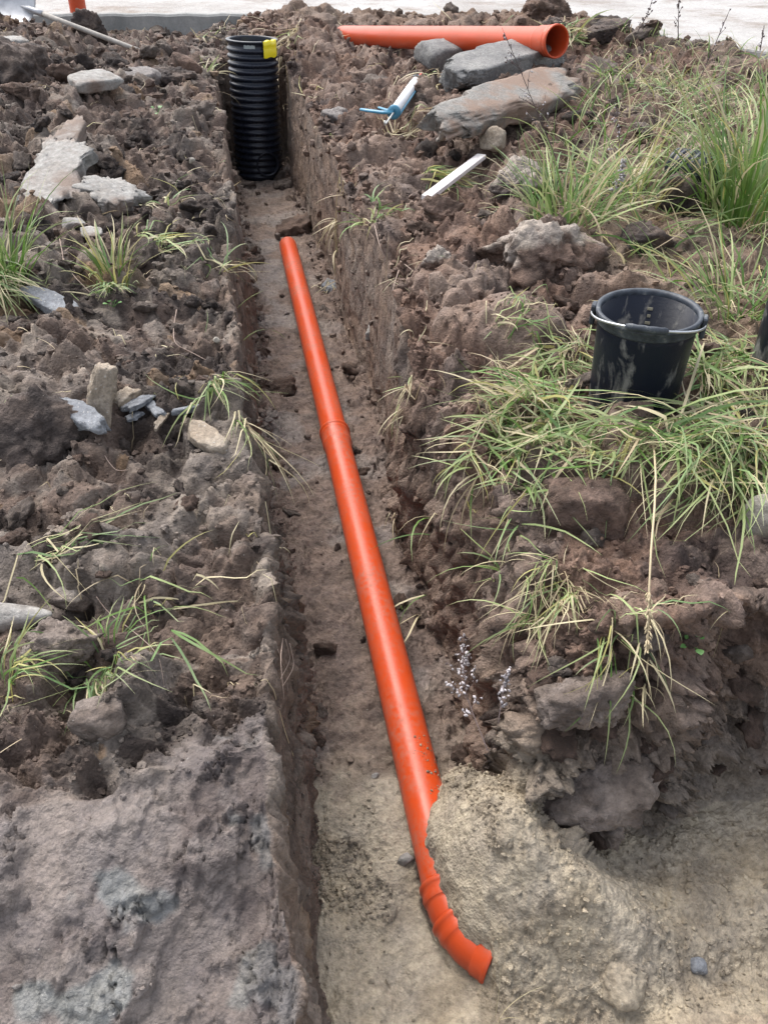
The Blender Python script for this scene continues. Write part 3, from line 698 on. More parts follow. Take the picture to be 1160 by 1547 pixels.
root = thing('shovel', 'steel shovel with a wooden handle lying on the spoil heap by the kerb', 'shovel', tuple(ps))
ha = hd_; hs_ = np.array([-.10, -.62, -.78]); hs_ -= ha * (hs_ @ ha); hs_ /= np.linalg.norm(hs_); hn_ = np.cross(hs_, ha); hn_ *= -np.sign(hn_ @ (ps - CAM))
V = []; F = []; nu, nv = 15, 13
for i in range(nu):
    u_ = i / (nu - 1); w = .185 * (1 - .35 * (1 - u_) ** 6) * (1 - max(0, (u_ - .62) / .38) ** 2.2 * .97)
    for k in range(nv):
        s_ = k / (nv - 1) * 2 - 1
        V.append(ps - ha * (.03 + .40 * u_) + hs_ * (s_ * w + .02) + hn_ * (.05 * s_ * s_ + .04 * u_ * u_ - .03))
for i in range(nu - 1):
    for k in range(nv - 1): a = i * nv + k; F.append((a, a + nv, a + nv + 1, a + 1))
V = np.array(V); V2 = V - hn_ * .004; nb_ = len(V)
F2 = F + [tuple(i + nb_ for i in q[::-1]) for q in F]
bd = [i * nv for i in range(nu)] + [(nu - 1) * nv + k for k in range(1, nv)] + [i * nv + nv - 1 for i in range(nu - 2, -1, -1)] + list(range(nv - 2, 0, -1))
for i in range(len(bd)): a, b_ = bd[i], bd[(i + 1) % len(bd)]; F2.append((a, b_, b_ + nb_, a + nb_))
part('blade', (np.concatenate([V, V2]), F2), m_sh, root)
part('blade_socket', sweep([ps - ha * .14 - hn_ * .01, ps - ha * .06, ps, ps + hd_ * .07], [.008, .022, .024, .023], 16, (True, True)), m_sh, root)
part('handle', sweep([ps + hd_ * t for t in (.06, .3, .8, 1.2)], [.020, .020, .019, .018], 16, (True, True)), m_hd, root)
# ------------------------------------------------------------------ slabs, stones and named clods
TINT = {M_CLOD: ((.046, .037, .034), (.10, .078, .067)), M_CLODR: ((.085, .058, .045), (.16, .11, .087)), M_CLODG: ((.115, .092, .078), (.19, .158, .137))}
def smear(v, c, w_, seed, col):
    k = .85 * sst(.15, .42, (v[:, 2] - c[2]) / w_ + .35 * fbm((v - c) / w_ * 2. + seed, 4, 3))
    return lerp(col, C3(.34, .30, .26), k)
def stone(name, label, cat, a, b, wid, thick, m, seed, up=.3, dz=0., roll=0., pitch=0., group=None, blob=False, **kw):
    """a, b: photo pixels of its two ends on the ground; wid, thick in photo pixels at its distance"""
    pa, pb = on(*a), on(*b); c = (pa + pb) / 2
    z = max(hz(c[0], c[1]), min(pa[2], pb[2])) ; pa = at(*a, z); pb = at(*b, z); c = (pa + pb) / 2
    L_ = np.linalg.norm((pb - pa)[:2]); yaw = math.atan2(*(pb - pa)[:2][::-1])
    t_px = thick; w, t = span(wid, c), span(thick, c)
    if blob:
        mid = ((a[0] + b[0]) / 2, (a[1] + b[1]) / 2 - t_px * .42); c = on(*mid); w_ = span(abs(b[0] - a[0]) + 6, c) / 2; t = span(t_px, c)
        v, f = lump((w_ * 1.08, w_ * .85, t * .56), seed, **kw); v = v @ rotm(roll, pitch, -.12).T
        back = c - CAM; back[2] = 0; back /= np.linalg.norm(back); c = c + back * w_ * .42 + np.array([0, 0, t * (up - .5) * .6 + dz])
        v = v + c; yaw = 0
        if m in TINT:
            ca, cb = TINT[m]; q_ = (v - c) / w_; k_ = sst(-.3, .3, fbm(q_ * 1.3 + seed, 4, seed)); col = lerp(np.repeat(C3(*ca)[None], len(v), 0), C3(*cb), k_)
            if 'pale' in label: col = smear(v, c, w_, seed, col)
            return tag(put(name, v, f, M_SOIL, loc=tuple(c), col=np.concatenate([col, np.zeros((len(v), 1))], 1)), label, cat, group)
        return tag(put(name, v, f, m, loc=tuple(c)), label, cat, group)
    v, f = lump((L_ / 2 * 1.12, w / 2 * 1.12, t / 2 * 1.15), seed, **kw)
    v = v @ rotm(roll, pitch, yaw).T + c + np.array([0, 0, t * (up - .5) + dz])
    return tag(put(name, v, f, m, loc=tuple(c)), label, cat, group)
stone('concrete_slab', 'large broken concrete slab with a reddish soil-covered top, tilted towards the viewer', 'slab', (652, 208), (846, 142), 78, 30, M_CONC, 5, up=.75, dz=.015, roll=R(15), sub=5, boxy=.9, planes=9, rough=.05, ragged=.38)
stone('concrete_slab', 'grey rough-edged concrete slab directly under the socket end of the loose pipe', 'slab', (672, 140), (822, 104), 70, 34, M_CONC2, 8, up=.75, dz=.05, roll=R(6), pitch=R(-3), sub=5, boxy=.9, planes=4, rough=.06, ragged=.25)
stone('concrete_slab', 'small lichen-grey concrete piece under the middle of the loose pipe', 'slab', (640, 108), (715, 96), 60, 32, M_CONC2, 12, up=.9, dz=.03, roll=R(10), sub=4, boxy=.9, planes=8, rough=.05)
stone('rubble_stone', 'brown stone wedged beneath the front of the reddish slab', 'stone', (724, 218), (760, 214), 36, 30, M_STONE, 15, up=.6, sub=4, rough=.05)
stone('clay_slab', 'pale grey clay slab with a torn hollow, largest pale slab on the left bank', 'clay slab', (80, 322), (116, 252), 74, 20, M_CLAYG, 21, up=.9, dz=.07, roll=R(-4), pitch=R(-13), sub=5, boxy=.9, planes=8, rough=.05, ragged=.55)
stone('clay_slab', 'squarish pale clay slab behind the yellow-green grass tuft', 'clay slab', (142, 330), (198, 310), 66, 22, M_CLAYG, 23, up=.9, dz=.05, roll=R(18), sub=5, boxy=.9, planes=6, rough=.05, ragged=.4)
stone('clay_lump', 'small pinkish clay lump between the two pale clay slabs', 'clay lump', (98, 346), (126, 336), 30, 18, M_CLAYG, 25, up=.7, sub=3, rough=.08)
stone('clay_lump', 'flat pinkish clay flake just below the squarish pale slab', 'clay lump', (124, 350), (152, 358), 26, 10, M_CLAYG, 26, up=.8, sub=3, rough=.08)
stone('slate_bar', 'long dark slate bar sticking out beside the left grass tuft', 'stone', (44, 452), (124, 492), 30, 24, M_SLATE, 31, up=.75, dz=.015, roll=R(14), sub=4, boxy=.9, planes=7, rough=.04, ragged=.2)
stone('wedge_stone', 'upright wedge-shaped stone with one smooth grey edge', 'stone', (134, 612), (174, 606), 40, 104, M_STONE, 34, up=.62, pitch=R(20), roll=R(-10), sub=5, boxy=.8, planes=14, rough=.07, ragged=.3)
stone('flat_stone', 'angled grey flat stone resting on top of the big dark clod', 'stone', (88, 622), (164, 668), 34, 24, M_SLATE, 35, up=.9, dz=.02, roll=R(10), sub=4, boxy=.9, planes=9, rough=.07, ragged=.35)
stone('flat_stone', 'tan oblong flat stone near the trench edge beside torn grass', 'stone', (288, 650), (340, 684), 34, 20, M_STONE, 37, up=.7, roll=R(12), sub=4, boxy=.92, planes=9, rough=.05, ragged=.2)
stone('slate_strip', 'thin dark slate strip pointing at the trench from the shard heap', 'stone', (262, 632), (310, 622), 10, 9, M_SLATE, 39, up=1., dz=.01, sub=3, boxy=.9, planes=4, rough=.02)
for (a, b, w, t, s, l) in [((190, 626), (228, 604), 24, 9, 41, 'grey slate shard leaning at the back of the shard heap'), ((218, 610), (246, 632), 16, 8, 43, 'bluish curled slate shard in the middle of the shard heap'), ((235, 654), (252, 630), 11, 8, 45, 'small tan shard standing in front of the bluish shards'), ((194, 640), (214, 628), 16, 6, 47, 'flat blue-grey shard at the left foot of the shard heap'), ((176, 614), (204, 596), 22, 12, 49, 'light brown shard behind the grey slate shards')]:
    stone('stone_shard', l, 'stone shard', a, b, w, t, M_STONE if 'brown' in l or 'tan' in l else M_SLATE, s, up=.8, dz=.008, roll=R(s * 7 % 40 - 10), sub=4, boxy=.8, planes=7, rough=.06, ragged=.35, group='shards of stone in a small heap')
stone('boulder', 'smooth rounded field stone at the right edge below the grass', 'boulder', (1104, 796), (1200, 796), 80, 92, M_BOULD, 51, up=.78, dz=.0, sub=5, planes=40, rough=.03, sharp=7)
stone('clay_roll', 'smooth grey clay roll at the left edge of the photo', 'clay lump', (-40, 940), (74, 930), 44, 40, M_CLAYG, 53, up=.62, sub=4, planes=20, rough=.04, sharp=6)
CL = dict(crumb=.6, sub=5, rough=.14)
for nm, lab, a, b, w, t, m, s, up, dz, kw in [
    ('earth_block', 'big smooth-faced dark earth block at the left edge under the flat grey stone', (-10, 735), (150, 735), 150, 130, M_CLOD, 61, .48, 0, dict(crumb=.5, sub=5, rough=.12)),
    ('earth_clod', 'rounded pale-brown clod right of the clay roll', (82, 930), (156, 922), 60, 46, M_CLODG, 63, .55, 0, dict(crumb=.3, sub=4, rough=.06)),
    ('earth_clod', 'large greyish clod above the hollow between two green tufts', (40, 1030), (140, 1000), 110, 80, M_CLODG, 65, .45, 0, dict(crumb=.7, sub=5, rough=.14)),
    ('earth_clod', 'flat-faced brown clod below the long-bladed tuft near the scraped clay', (122, 1125), (190, 1118), 60, 62, M_CLODG, 67, .35, 0, dict(crumb=.3, sub=4, rough=.06, boxy=.9)),
    ('earth_clod', 'huge dark overhanging clod with a shadowed hollow at the left edge', (-40, 150), (74, 140), 90, 84, M_CLOD, 69, .45, 0, CL),
    ('earth_clod', 'dark ragged clod on the spoil heap below the shovel blade', (10, 116), (58, 110), 50, 40, M_CLODR, 71, .6, 0, CL),
    ('earth_clod', 'rough clod on the spoil heap just below the upright orange pipe', (120, 72), (160, 70), 44, 44, M_CLOD, 73, .6, 0, CL),
    ('earth_clod', 'dark tilted clod on the heap near the left trench corner', (232, 140), (284, 132), 40, 32, M_CLOD, 75, .6, 0, CL),
    ('clay_flake', 'greenish grey clay flake on the upper left heap', (112, 140), (172, 128), 44, 16, M_CLAYG, 77, .8, .02, dict(sub=4, rough=.07, boxy=.9)),
    ('clay_flake', 'narrow grey clay flake halfway between upper heap and trench', (190, 136), (236, 122), 34, 18, M_CLODG, 79, .8, .02, dict(sub=4, rough=.08, boxy=.9)),
    ('clay_flake', 'pale flake on the crest of the left heap under the shovel', (0, 86), (34, 78), 34, 16, M_CLAYG, 80, .9, .03, dict(sub=4, rough=.08, boxy=.9)),
    ('earth_clod', 'smooth brown clod beside the riser pipe on the left bank', (266, 116), (298, 108), 30, 28, M_CLODR, 81, .6, 0, dict(sub=4, rough=.06)),
    ('clay_block', 'large clay block with a pale smeared top behind the bucket', (742, 430), (884, 420), 110, 84, M_CLODR, 83, .42, 0, dict(crumb=.6, sub=5, rough=.13, ragged=.3)),
    ('earth_clod', 'dark ragged clod behind the pale-topped clay block', (742, 318), (832, 312), 60, 58, M_CLOD, 85, .5, 0, CL),
    ('earth_clod', 'black earthy clod in front of the corrugated offcut', (990, 372), (1090, 360), 80, 96, M_CLOD, 87, .5, 0, CL),
    ('earth_clod', 'dark clod left of the black one, sunk into grass', (930, 400), (1000, 398), 60, 60, M_CLOD, 89, .5, 0, CL),
    ('earth_block', 'cracked brown earth block hanging at the bank edge below the bucket grass', (822, 850), (925, 840), 90, 124, M_CLODR, 91, .5, 0, dict(crumb=.4, sub=5, rough=.10, boxy=.92)),
    ('clay_lump', 'whitish clay lump at the trench edge beside the near part of the far pipe', (558, 508), (592, 494), 30, 28, M_CLAYG, 93, .6, 0, dict(crumb=.3, sub=4, rough=.1)),
    ('clay_lump', 'pale lump on bare soil left of the caulking gun', (486, 180), (534, 176), 40, 26, M_CLODG, 95, .6, 0, dict(crumb=.3, sub=4, rough=.1)),
    ('earth_clod', 'brown clod on the bank between the batten and the trench', (640, 350), (690, 342), 44, 40, M_CLODR, 97, .5, 0, CL),
    ('earth_clod', 'reddish clod at the trench edge left of the pale-topped clay block', (640, 420), (684, 412), 44, 40, M_CLODR, 99, .5, 0, CL),
    ('earth_clod', 'soil clump tangled with dry grass behind the loose pipe', (790, 40), (862, 44), 50, 46, M_CLODR, 101, .6, 0, CL),
    ('earth_clod', 'dark clod at the road edge right of the loose pipe', (900, 62), (950, 62), 30, 26, M_CLOD, 103, .6, 0, CL),
    ('clay_block', 'grey smooth-cut clay block at the foot of the right bank face', (812, 1226), (960, 1216), 90, 110, M_CLODG, 105, .3, -.05, dict(crumb=.6, sub=5, rough=.12)),
    ('earth_clod', 'crumbly clod fallen onto the sand at the foot of the cut clay block', (872, 1284), (946, 1280), 60, 54, M_CLODG, 125, .3, 0, dict(crumb=.6, sub=5, rough=.12)),
    ('earth_clod', 'crumbly grey-brown clod on the bank face above the cut clay block', (830, 1120), (940, 1110), 70, 90, M_CLODG, 107, .42, 0, dict(crumb=.8, sub=5, rough=.14)),
    ('sand_lump', 'large damp sand lump at the bottom edge right of the bend', (886, 1525), (976, 1515), 84, 90, None, 109, .2, 0, dict(crumb=.3, sub=5, rough=.08, planes=16, sharp=10)),
    ('pebble', 'pale square pebble lying on the sand at lower right', (1042, 1462), (1064, 1460), 20, 20, M_SLATE, 111, .6, 0, dict(sub=3, boxy=.9, rough=.02)),
    ('pebble', 'pale pebble on sand left of the buried pipe', (602, 1300), (624, 1296), 20, 16, M_CLAYG, 113, .6, 0, dict(sub=3, rough=.03)),
    ('pebble', 'tiny yellowish pebble on the trench floor before the sand', (560, 1173), (572, 1171), 9, 7, M_CLAYG, 115, .7, 0, dict(sub=3, rough=.03, planes=24)),
    ('pebble', 'white pebble on the left bank near the riser pipe', (287, 246), (295, 243), 7, 6, M_BOULD, 117, .8, 0, dict(sub=3, rough=.03)),
    ('pebble', 'white pebble at the left trench lip above the torn grass', (322, 518), (332, 514), 9, 8, M_BOULD, 119, .8, 0, dict(sub=3, rough=.03)),
    ('clay_lump', 'blue-grey clay lump stuck at the foot of the right trench wall', (486, 440), (510, 438), 24, 24, M_SLATE, 121, .5, 0, dict(crumb=.3, sub=4, rough=.1))]:
    if m is None:
        m = stone_material('damp_sand', (.25, .21, .158), (.31, .265, .20), (.38, .34, .28), grain=80, bd=.004)
    stone(nm, lab, nm.split('_')[-1] if nm != 'pebble' else 'pebble', a, b, w, t, m, s, up=up, dz=dz, roll=R(s * 13 % 24 - 6), blob='clod' in nm or 'block' in nm or nm == 'sand_lump', **kw)
# countable soil clods: one built of each kind, then copied
VAR = []
for k in range(10):
    v, f = lump((1, .8, .62), 300 + k, sub=4, planes=11, rough=.22, crumb=.95, freq=2.4); VAR.append((v, f))
CM = {}
def clod_mesh(k, m):
    if (k, m.name) not in CM: CM[(k, m.name)] = mesh('soil_clod', *VAR[k], M_SOIL, col=np.concatenate([lerp(np.repeat(C3(*TINT[m][0])[None], len(VAR[k][0]), 0), C3(*TINT[m][1]), sst(-.3, .3, fbm(VAR[k][0] * 1.2 + k, 3, k))), np.zeros((len(VAR[k][0]), 1))], 1))
    return CM[(k, m.name)]
vis = np.nonzero((zy > .5) & (zy < 9.4) & (np.abs(zx) < 5.5))[0]
inview = ((P1[vis] - CAM) @ _f); px_ = 580 + FPX * ((P1[vis] - CAM) @ _r) / inview; py_ = 773 - FPX * ((P1[vis] - CAM) @ _u) / inview
vis = vis[(px_ > -60) & (px_ < 1220) & (py_ > 20) & (py_ < 1600)]
bankv = vis[(top[vis] > .8) & (face[vis] < .2) & (calm[vis] < .6) & ((zx[vis] < -.12) | (zx[vis] > .72)) & (zy[vis] > 1.15)]
def where(p):
    x, y = p[0], p[1]
    if 0 < x < .55: return 'past the far pipe end' if y > 5.1 else 'along the far pipe' if y > 2.85 else 'along the near pipe'
    if x <= 0: return 'near the riser pipe' if y > 5.4 else 'around the pale clay slabs' if y > 3.3 else 'around the shard heap' if y > 2.0 else 'above the scraped clay'
    if y < 1.3: return 'left of the straw stalk' if x < .80 else 'right of the straw stalk'
    return 'around the caulking gun' if y > 5 else 'below the batten' if y > 3.2 else 'left of the bucket grass'
def scatter_clods(sel, count, lab, grp, mats, sink=.2, big=1.):
    for j in rng.choice(sel, count, replace=False):
        p = P1[j]; d = (p - CAM) @ _f; s = big * d / FPX * rng.choice([11, 14, 17, 22, 28], p=[.3, .3, .2, .14, .06])
        o = bpy.data.objects.new('soil_clod', clod_mesh(int(rng.integers(10)), mats[int(rng.integers(len(mats)))])); COL.objects.link(o)
        o.location = p + np.array([0, 0, s * sink]); o.scale = (s * rng.uniform(.8, 1.2), s * rng.uniform(.8, 1.2), s * rng.uniform(.7, 1.1))
        o.rotation_euler = rng.uniform(-.6, .6), rng.uniform(-.6, .6), rng.uniform(0, 6.28)
        w_ = where(o.location)
        tag(o, f"{'large' if s / d * FPX > 19 * big else 'small'} {lab} {w_}", 'clod', f'{grp} {w_}')
scatter_clods(bankv[(P1[bankv, 0] < 0) & (P1[bankv, 1] < 7.2)], 130, 'loose dark soil clod on the left bank', 'soil clods on the left bank', [M_CLOD, M_CLOD, M_CLODR, M_CLODG])
scatter_clods(bankv[(P1[bankv, 0] > .5)], 110, 'loose brown soil clod on the right bank', 'soil clods on the right bank', [M_CLODR, M_CLODR, M_CLOD, M_CLODG])
fv = vis[(inn[vis] > .95) & (ws[vis] < .1) & ((zx[vis] > .38) | (zx[vis] < .12))]
scatter_clods(fv, 34, 'fallen soil clod on the trench floor', 'fallen clods on the trench floor', [M_CLODR, M_CLODG], 0.)
fcv = vis[(face[vis] > .5) & (zz[vis] > .06) & (zx[vis] > .55)]
scatter_clods(fcv, 46, 'broken clay lump in the right bank face', 'clay lumps in the right bank face', [M_CLODR, M_CLODR, M_CLODG], -.1, 1.15)
# crumbs: too many to count
def crumbs(name, sel, count, smin, smax, label, tint=1.):
    j = rng.choice(sel, count, replace=len(sel) < count); p = P1[j]; d = (p - CAM) @ _f
    s = (smin + (smax - smin) * rng.random(count) ** 3.2) * d / FPX
    v0, f0 = ico(1); v0 = v0[:]; f0 = f0[:]
    v0 = np.array([[0, 0, 1], [.894, 0, .447], [.276, .851, .447], [-.724, .526, .447], [-.724, -.526, .447], [.276, -.851, .447], [.724, .526, -.447], [-.276, .851, -.447], [-.894, 0, -.447], [-.276, -.851, -.447], [.724, -.526, -.447], [0, 0, -1]], np.float32)
    f0 = np.array([[0,1,2],[0,2,3],[0,3,4],[0,4,5],[0,5,1],[1,6,2],[2,7,3],[3,8,4],[4,9,5],[5,10,1],[6,7,2],[7,8,3],[8,9,4],[9,10,5],[10,6,1],[11,7,6],[11,8,7],[11,9,8],[11,10,9],[11,6,10]], np.int32)
    v = v0[None] * rng.uniform(.5, 1.35, (count, 12, 1)); a = rng.uniform(0, 6.28, count); ca, sa = np.cos(a)[:, None], np.sin(a)[:, None]
    sq = rng.uniform(.55, 1.1, (count, 3)); v = v * sq[:, None, :]
    v = np.stack([v[..., 0] * ca - v[..., 1] * sa, v[..., 0] * sa + v[..., 1] * ca, v[..., 2]], -1)
    v = v * s[:, None, None] + (p + NMf[j] * (s * .35)[:, None])[:, None]
    f = (f0[None] + (np.arange(count) * 12)[:, None, None]).reshape(-1, 3)
    c = colr[j].copy(); c[:, :3] *= rng.uniform(.78, 1.22, (count, 1)) * tint; c[:, 3] = 0
    o = put(name, v.reshape(-1, 3), f, M_SOIL, smooth=False, col=np.repeat(c, 12, 0))
    return tag(o, label, kind='stuff')
keep = rng.random(len(vis))
wgt = np.where(face[vis] > .4, 1., np.where(wall[vis] > .4, .18, np.where(wc[vis] > .4, .12, np.where(ov[vis] > .5, .75 * (1 - .6 * calm[vis]), np.where((zx[vis] > .43) | (zx[vis] < .06), .22, .02)))))
crumbs('soil_crumbs', vis[(keep < wgt) & (ws[vis] < .5)], 15000, 1.6, 9, 'loose soil crumbs scattered over banks and trench floor')
crumbs('sand_crumbs', vis[(ws[vis] > .6) & ~((zx[vis] < .36) & (zx[vis] > .18)) & (keep < 1 - .85 * sm_s[vis])], 3200, 1.2, 6, 'crumbly damp sand grains over the sand mound', 1.0)

# grains that rolled onto the pipe where it dives into the sand
ng = 170; yy_ = .84 + .42 * rng.random(ng) ** 1.5; aa_ = rng.normal(.62, .34, ng) - .5 * (yy_ - .9); rr_ = .0555
gp = np.stack([.303 + rr_ * np.sin(aa_), yy_, .0585 + rr_ * np.cos(aa_)], 1); gs = .0010 + .0036 * rng.random(ng) ** 3
gv, gf = ico(1); gv = gv[None] * rng.uniform(.6, 1.3, (ng, len(gv), 1)) * gs[:, None, None] + gp[:, None]
gf = (gf[None] + (np.arange(ng) * gv.shape[1])[:, None, None]).reshape(-1, 3)
gc = np.repeat(np.concatenate([C3(.30, .26, .195)[None] * rng.uniform(.75, 1.2, (ng, 1)), np.zeros((ng, 1))], 1), gv.shape[1], 0)
tag(put('sand_grains', gv.reshape(-1, 3), gf, M_SOIL, smooth=False, col=gc), 'grains of damp sand spilled over the orange pipe', kind='stuff')
# ------------------------------------------------------------------ grass, straw, weeds
GREEN, BLUEG, PALE, YEL, STRAW, DRY = C3(.10, .195, .038), C3(.135, .23, .085), C3(.275, .345, .14), C3(.36, .34, .12), C3(.50, .44, .28), C3(.35, .28, .18)
def pick(n, w):
    P_ = np.array([GREEN, BLUEG, PALE, YEL, STRAW, DRY]); w = np.array(w, float); c = P_[rng.choice(6, n, p=w / w.sum())]
    return c * rng.uniform(.75, 1.25, (n, 1))
def blades(b, az, el, L_, droop, wid, col, seg=6, curl=.8, hug=True, tipc=STRAW, tipk=.5):
    n = len(b); s = np.linspace(0, 1, seg + 1); P_ = [np.asarray(b, float)]
    cu = rng.normal(0, curl, n); D = []
    for k in range(seg):
        m_ = (s[k] + s[k + 1]) / 2
        e_ = np.clip(el - droop * m_ ** 1.25, -1.45, 1.5); a_ = az + cu * m_
        d = np.stack([np.cos(e_) * np.cos(a_), np.cos(e_) * np.sin(a_), np.sin(e_)], 1); D.append(d)
        q = P_[-1] + d * (L_ / seg)[:, None]
        if hug:
            g_ = hz(q[:, 0], q[:, 1]) + rng.uniform(.004, .03, n); q[:, 2] = np.where((q[:, 2] < g_) & (g_ - q[:, 2] < .25), g_, q[:, 2])
        P_.append(q)
    P_ = np.stack(P_, 1); D.append(D[-1]); D = np.stack(D, 1)
    roll = rng.normal(0, .5, n)
    S = np.stack([-np.sin(az), np.cos(az), np.zeros(n)], 1); U = np.cross(D, S[:, None, :]); 
    S = S[:, None] * np.cos(roll)[:, None, None] + U * np.sin(roll)[:, None, None]
    wv = np.clip(.55 + s * 3, 0, 1) * (1 - s ** 3.0) + .04; W_ = (wid[:, None] * wv)[..., None] * S * .5
    V = np.stack([P_ - W_, P_ + W_], 2).reshape(n, -1, 3)
    kk = np.arange(seg) * 2; f = np.stack([kk, kk + 1, kk + 3, kk + 2], 1)
    F = (f[None] + (np.arange(n) * (seg + 1) * 2)[:, None, None]).reshape(-1, 4)
    t = (s ** 2)[None, :, None] * rng.uniform(0, 1, (n, 1, 1)) * tipk * 1.6
    c = col[:, None] * (1 - t) + tipc * t; c = np.repeat(c, 2, 1).reshape(-1, 3)
    return V.reshape(-1, 3), F.astype(np.int32), c
def cat_(*g):
    V, F, C_ = [], [], []; k = 0
    for v, f, c in g: V.append(v); F.append(f + k); C_.append(c); k += len(v)
    return np.concatenate(V), np.concatenate(F), np.concatenate(C_)
def inpoly(x, y, P_):
    r_ = np.zeros(len(x), bool); j = len(P_) - 1
    for i in range(len(P_)):
        xi, yi, xj, yj = *P_[i], *P_[j]
        r_ ^= ((yi > y) != (yj > y)) & (x < (xj - xi) * (y - yi) / (yj - yi + 1e-12) + xi); j = i
    return r_
def region(pix, n, z=.70):
    Q = [at(a, b, z)[:2] for a, b in pix]; Q = np.array(Q); lo, hi = Q.min(0), Q.max(0); out = []
    while sum(map(len, out)) < n:
        q = rng.uniform(lo, hi, (n * 3, 2)); out.append(q[inpoly(q[:, 0], q[:, 1], Q)])
    q = np.concatenate(out)
    cl = fbm(np.stack([q[:, 0] / .13, q[:, 1] / .13, q[:, 0] * 0 + 5], 1), 2, 7)
    q = q[cl > rng.uniform(-.22, .42, len(q))]
    q = q[(np.hypot(q[:, 0] - 1.07, q[:, 1] - 1.80) > .20)][:n]
    return np.stack([q[:, 0], q[:, 1], hz(q[:, 0], q[:, 1]) - .005], 1)
U = rng.uniform
def mat_grass(pix, n, el, L_, w, wid=(.003, .007), az0=None, azs=1.2, droop=(.3, 1.6)):
    b = region(pix, n); n = len(b)
    az = U(0, 6.28, n) if az0 is None else rng.normal(az0, azs, n)
    return blades(b, az, U(*el, n), U(*L_, n), U(*droop, n), U(*wid, n), pick(n, w))
RA = [(735, 640), (760, 585), (840, 535), (900, 545), (1060, 560), (1180, 540), (1180, 770), (1090, 745), (950, 735), (850, 755), (770, 720)]
RB = [(790, 270), (850, 215), (930, 160), (1040, 120), (1180, 130), (1180, 560), (1060, 545), (1060, 470), (1000, 430), (930, 400), (880, 380), (830, 330)]
RC = [(880, 110), (950, 62), (1180, 75), (1180, 200), (900, 190)]
RD = [(560, 34), (600, 10), (700, 22), (700, 44), (600, 46)]
g = cat_(mat_grass(RA, 900, (-.1, .2), (.03, .11), (0, 0, 1, 1, 6, 6), (.002, .004)), mat_grass(RA, 900, (-.1, .35), (.10, .32), (6, 4, 5, 2, 4, 3), (.004, .010), az0=-2.9, azs=1.3, droop=(.05, .8)), mat_grass(RA, 420, (.1, .9), (.12, .32), (8, 5, 4, 1, 1, 1), (.005, .010)), mat_grass(RA, 800, (-.1, .2), (.12, .34), (0, 0, 2, 2, 6, 5), (.002, .004)),
         mat_grass(RB, 1500, (.3, 1.3), (.12, .38), (7, 5, 5, 1, 2, 2), (.005, .010)), mat_grass(RB, 1200, (-.1, .4), (.12, .34), (0, 0, 1, 2, 5, 6), (.003, .005)),
         mat_grass(RC, 1500, (.4, 1.2), (.08, .22), (4, 3, 2, 1, 2, 4), (.005, .010)), mat_grass(RD, 700, (.4, 1.2), (.08, .2), (4, 2, 2, 1, 2, 3), (.006, .012)))
tag(put('grass', *g[:2], M_BLADE, col=g[2]), 'flattened mixed green and straw grass covering the ground right of the trench', kind='stuff')
def tuft(label, px, py, n, L_, el=(.5, 1.35), az=None, azs=.8, w=(4, 3, 4, 2, 2, 1), wid=(.004, .008), droop=(.3, 1.5), rad=18, name='grass_tuft', group=None, p=None, hug=True, lift=0, cat='grass tuft'):
    p = on(px, py) if p is None else p; r_ = span(rad, p)
    a = U(0, 6.28, n); q = r_ * np.sqrt(U(0, 1, n)); b = np.stack([p[0] + q * np.cos(a), p[1] + q * np.sin(a), np.zeros(n)], 1)
    b[:, 2] = np.minimum(hz(b[:, 0], b[:, 1]), p[2] + .03) - .006 + lift
    az_ = a + rng.normal(0, .5, n) if az is None else rng.normal(az, azs, n)
    L2 = span(1, p) * U(*L_, n)
    k = blades(b, az_, U(*el, n), L2, U(*droop, n), span(1, p) * U(*wid, n) * 450, pick(n, w), hug=hug)
    return tag(put(name, *k[:2], M_BLADE, loc=tuple(p), col=k[2]), label, cat, group)
GT = 'grass tufts on the spoil'
tuft('tall upright green tuft at the left edge beside the pale clay slab', 8, 420, 70, (70, 190), (1.0, 1.5), w=(8, 3, 2, 1, 1, 0), rad=28)
tuft('pale drooping tuft at the left edge hanging over dark soil', -8, 440, 90, (60, 140), (.1, .9), az=-1.2, azs=.6, w=(1, 4, 6, 1, 4, 1), droop=(1., 2.), rad=24, lift=.03)
tuft('upright yellow-green tuft in front of the squarish pale slab', 172, 410, 60, (45, 105), (.9, 1.5), w=(4, 1, 3, 5, 2, 0), rad=26)
tuft('short pale tuft spilling down below the yellow-green tuft', 160, 438, 40, (25, 60), (-.2, .7), az=-1.5, azs=.8, w=(1, 3, 6, 1, 3, 0), rad=22)
tuft('flattened pale straws right of the yellow-green tuft', 225, 365, 34, (40, 90), (-.1, .4), az=.2, azs=.9, w=(0, 2, 4, 2, 5, 1), rad=26)
tuft('sparse green blades on the left bank above the flattened straws', 250, 300, 14, (40, 90), (.1, .9), w=(2, 4, 3, 0, 3, 1), rad=26)
tuft('torn green grass hanging at the left trench lip beside the tan stone', 318, 590, 38, (50, 130), (-.3, .6), az=-.9, azs=.7, w=(4, 4, 3, 1, 4, 1), rad=22, droop=(.4, 1.4))
tuft('straw bunch hanging into the trench below the torn green grass', 368, 640, 26, (60, 170), (-.6, .2), az=-1.1, azs=.35, w=(1, 1, 3, 2, 7, 1), wid=(.003, .006), rad=16, droop=(.5, 1.2))
tuft('thin grass wisp at the left trench lip near the far pipe end', 330, 395, 22, (40, 100), (-.1, .6), az=0, azs=1.4, w=(1, 2, 3, 1, 5, 1), rad=26)
tuft('bright green tuft with bent blades between two clods on the left bank', 165, 1000, 38, (50, 105), (.0, .9), w=(4, 5, 4, 3, 1, 0), rad=48, wid=(.004, .008))
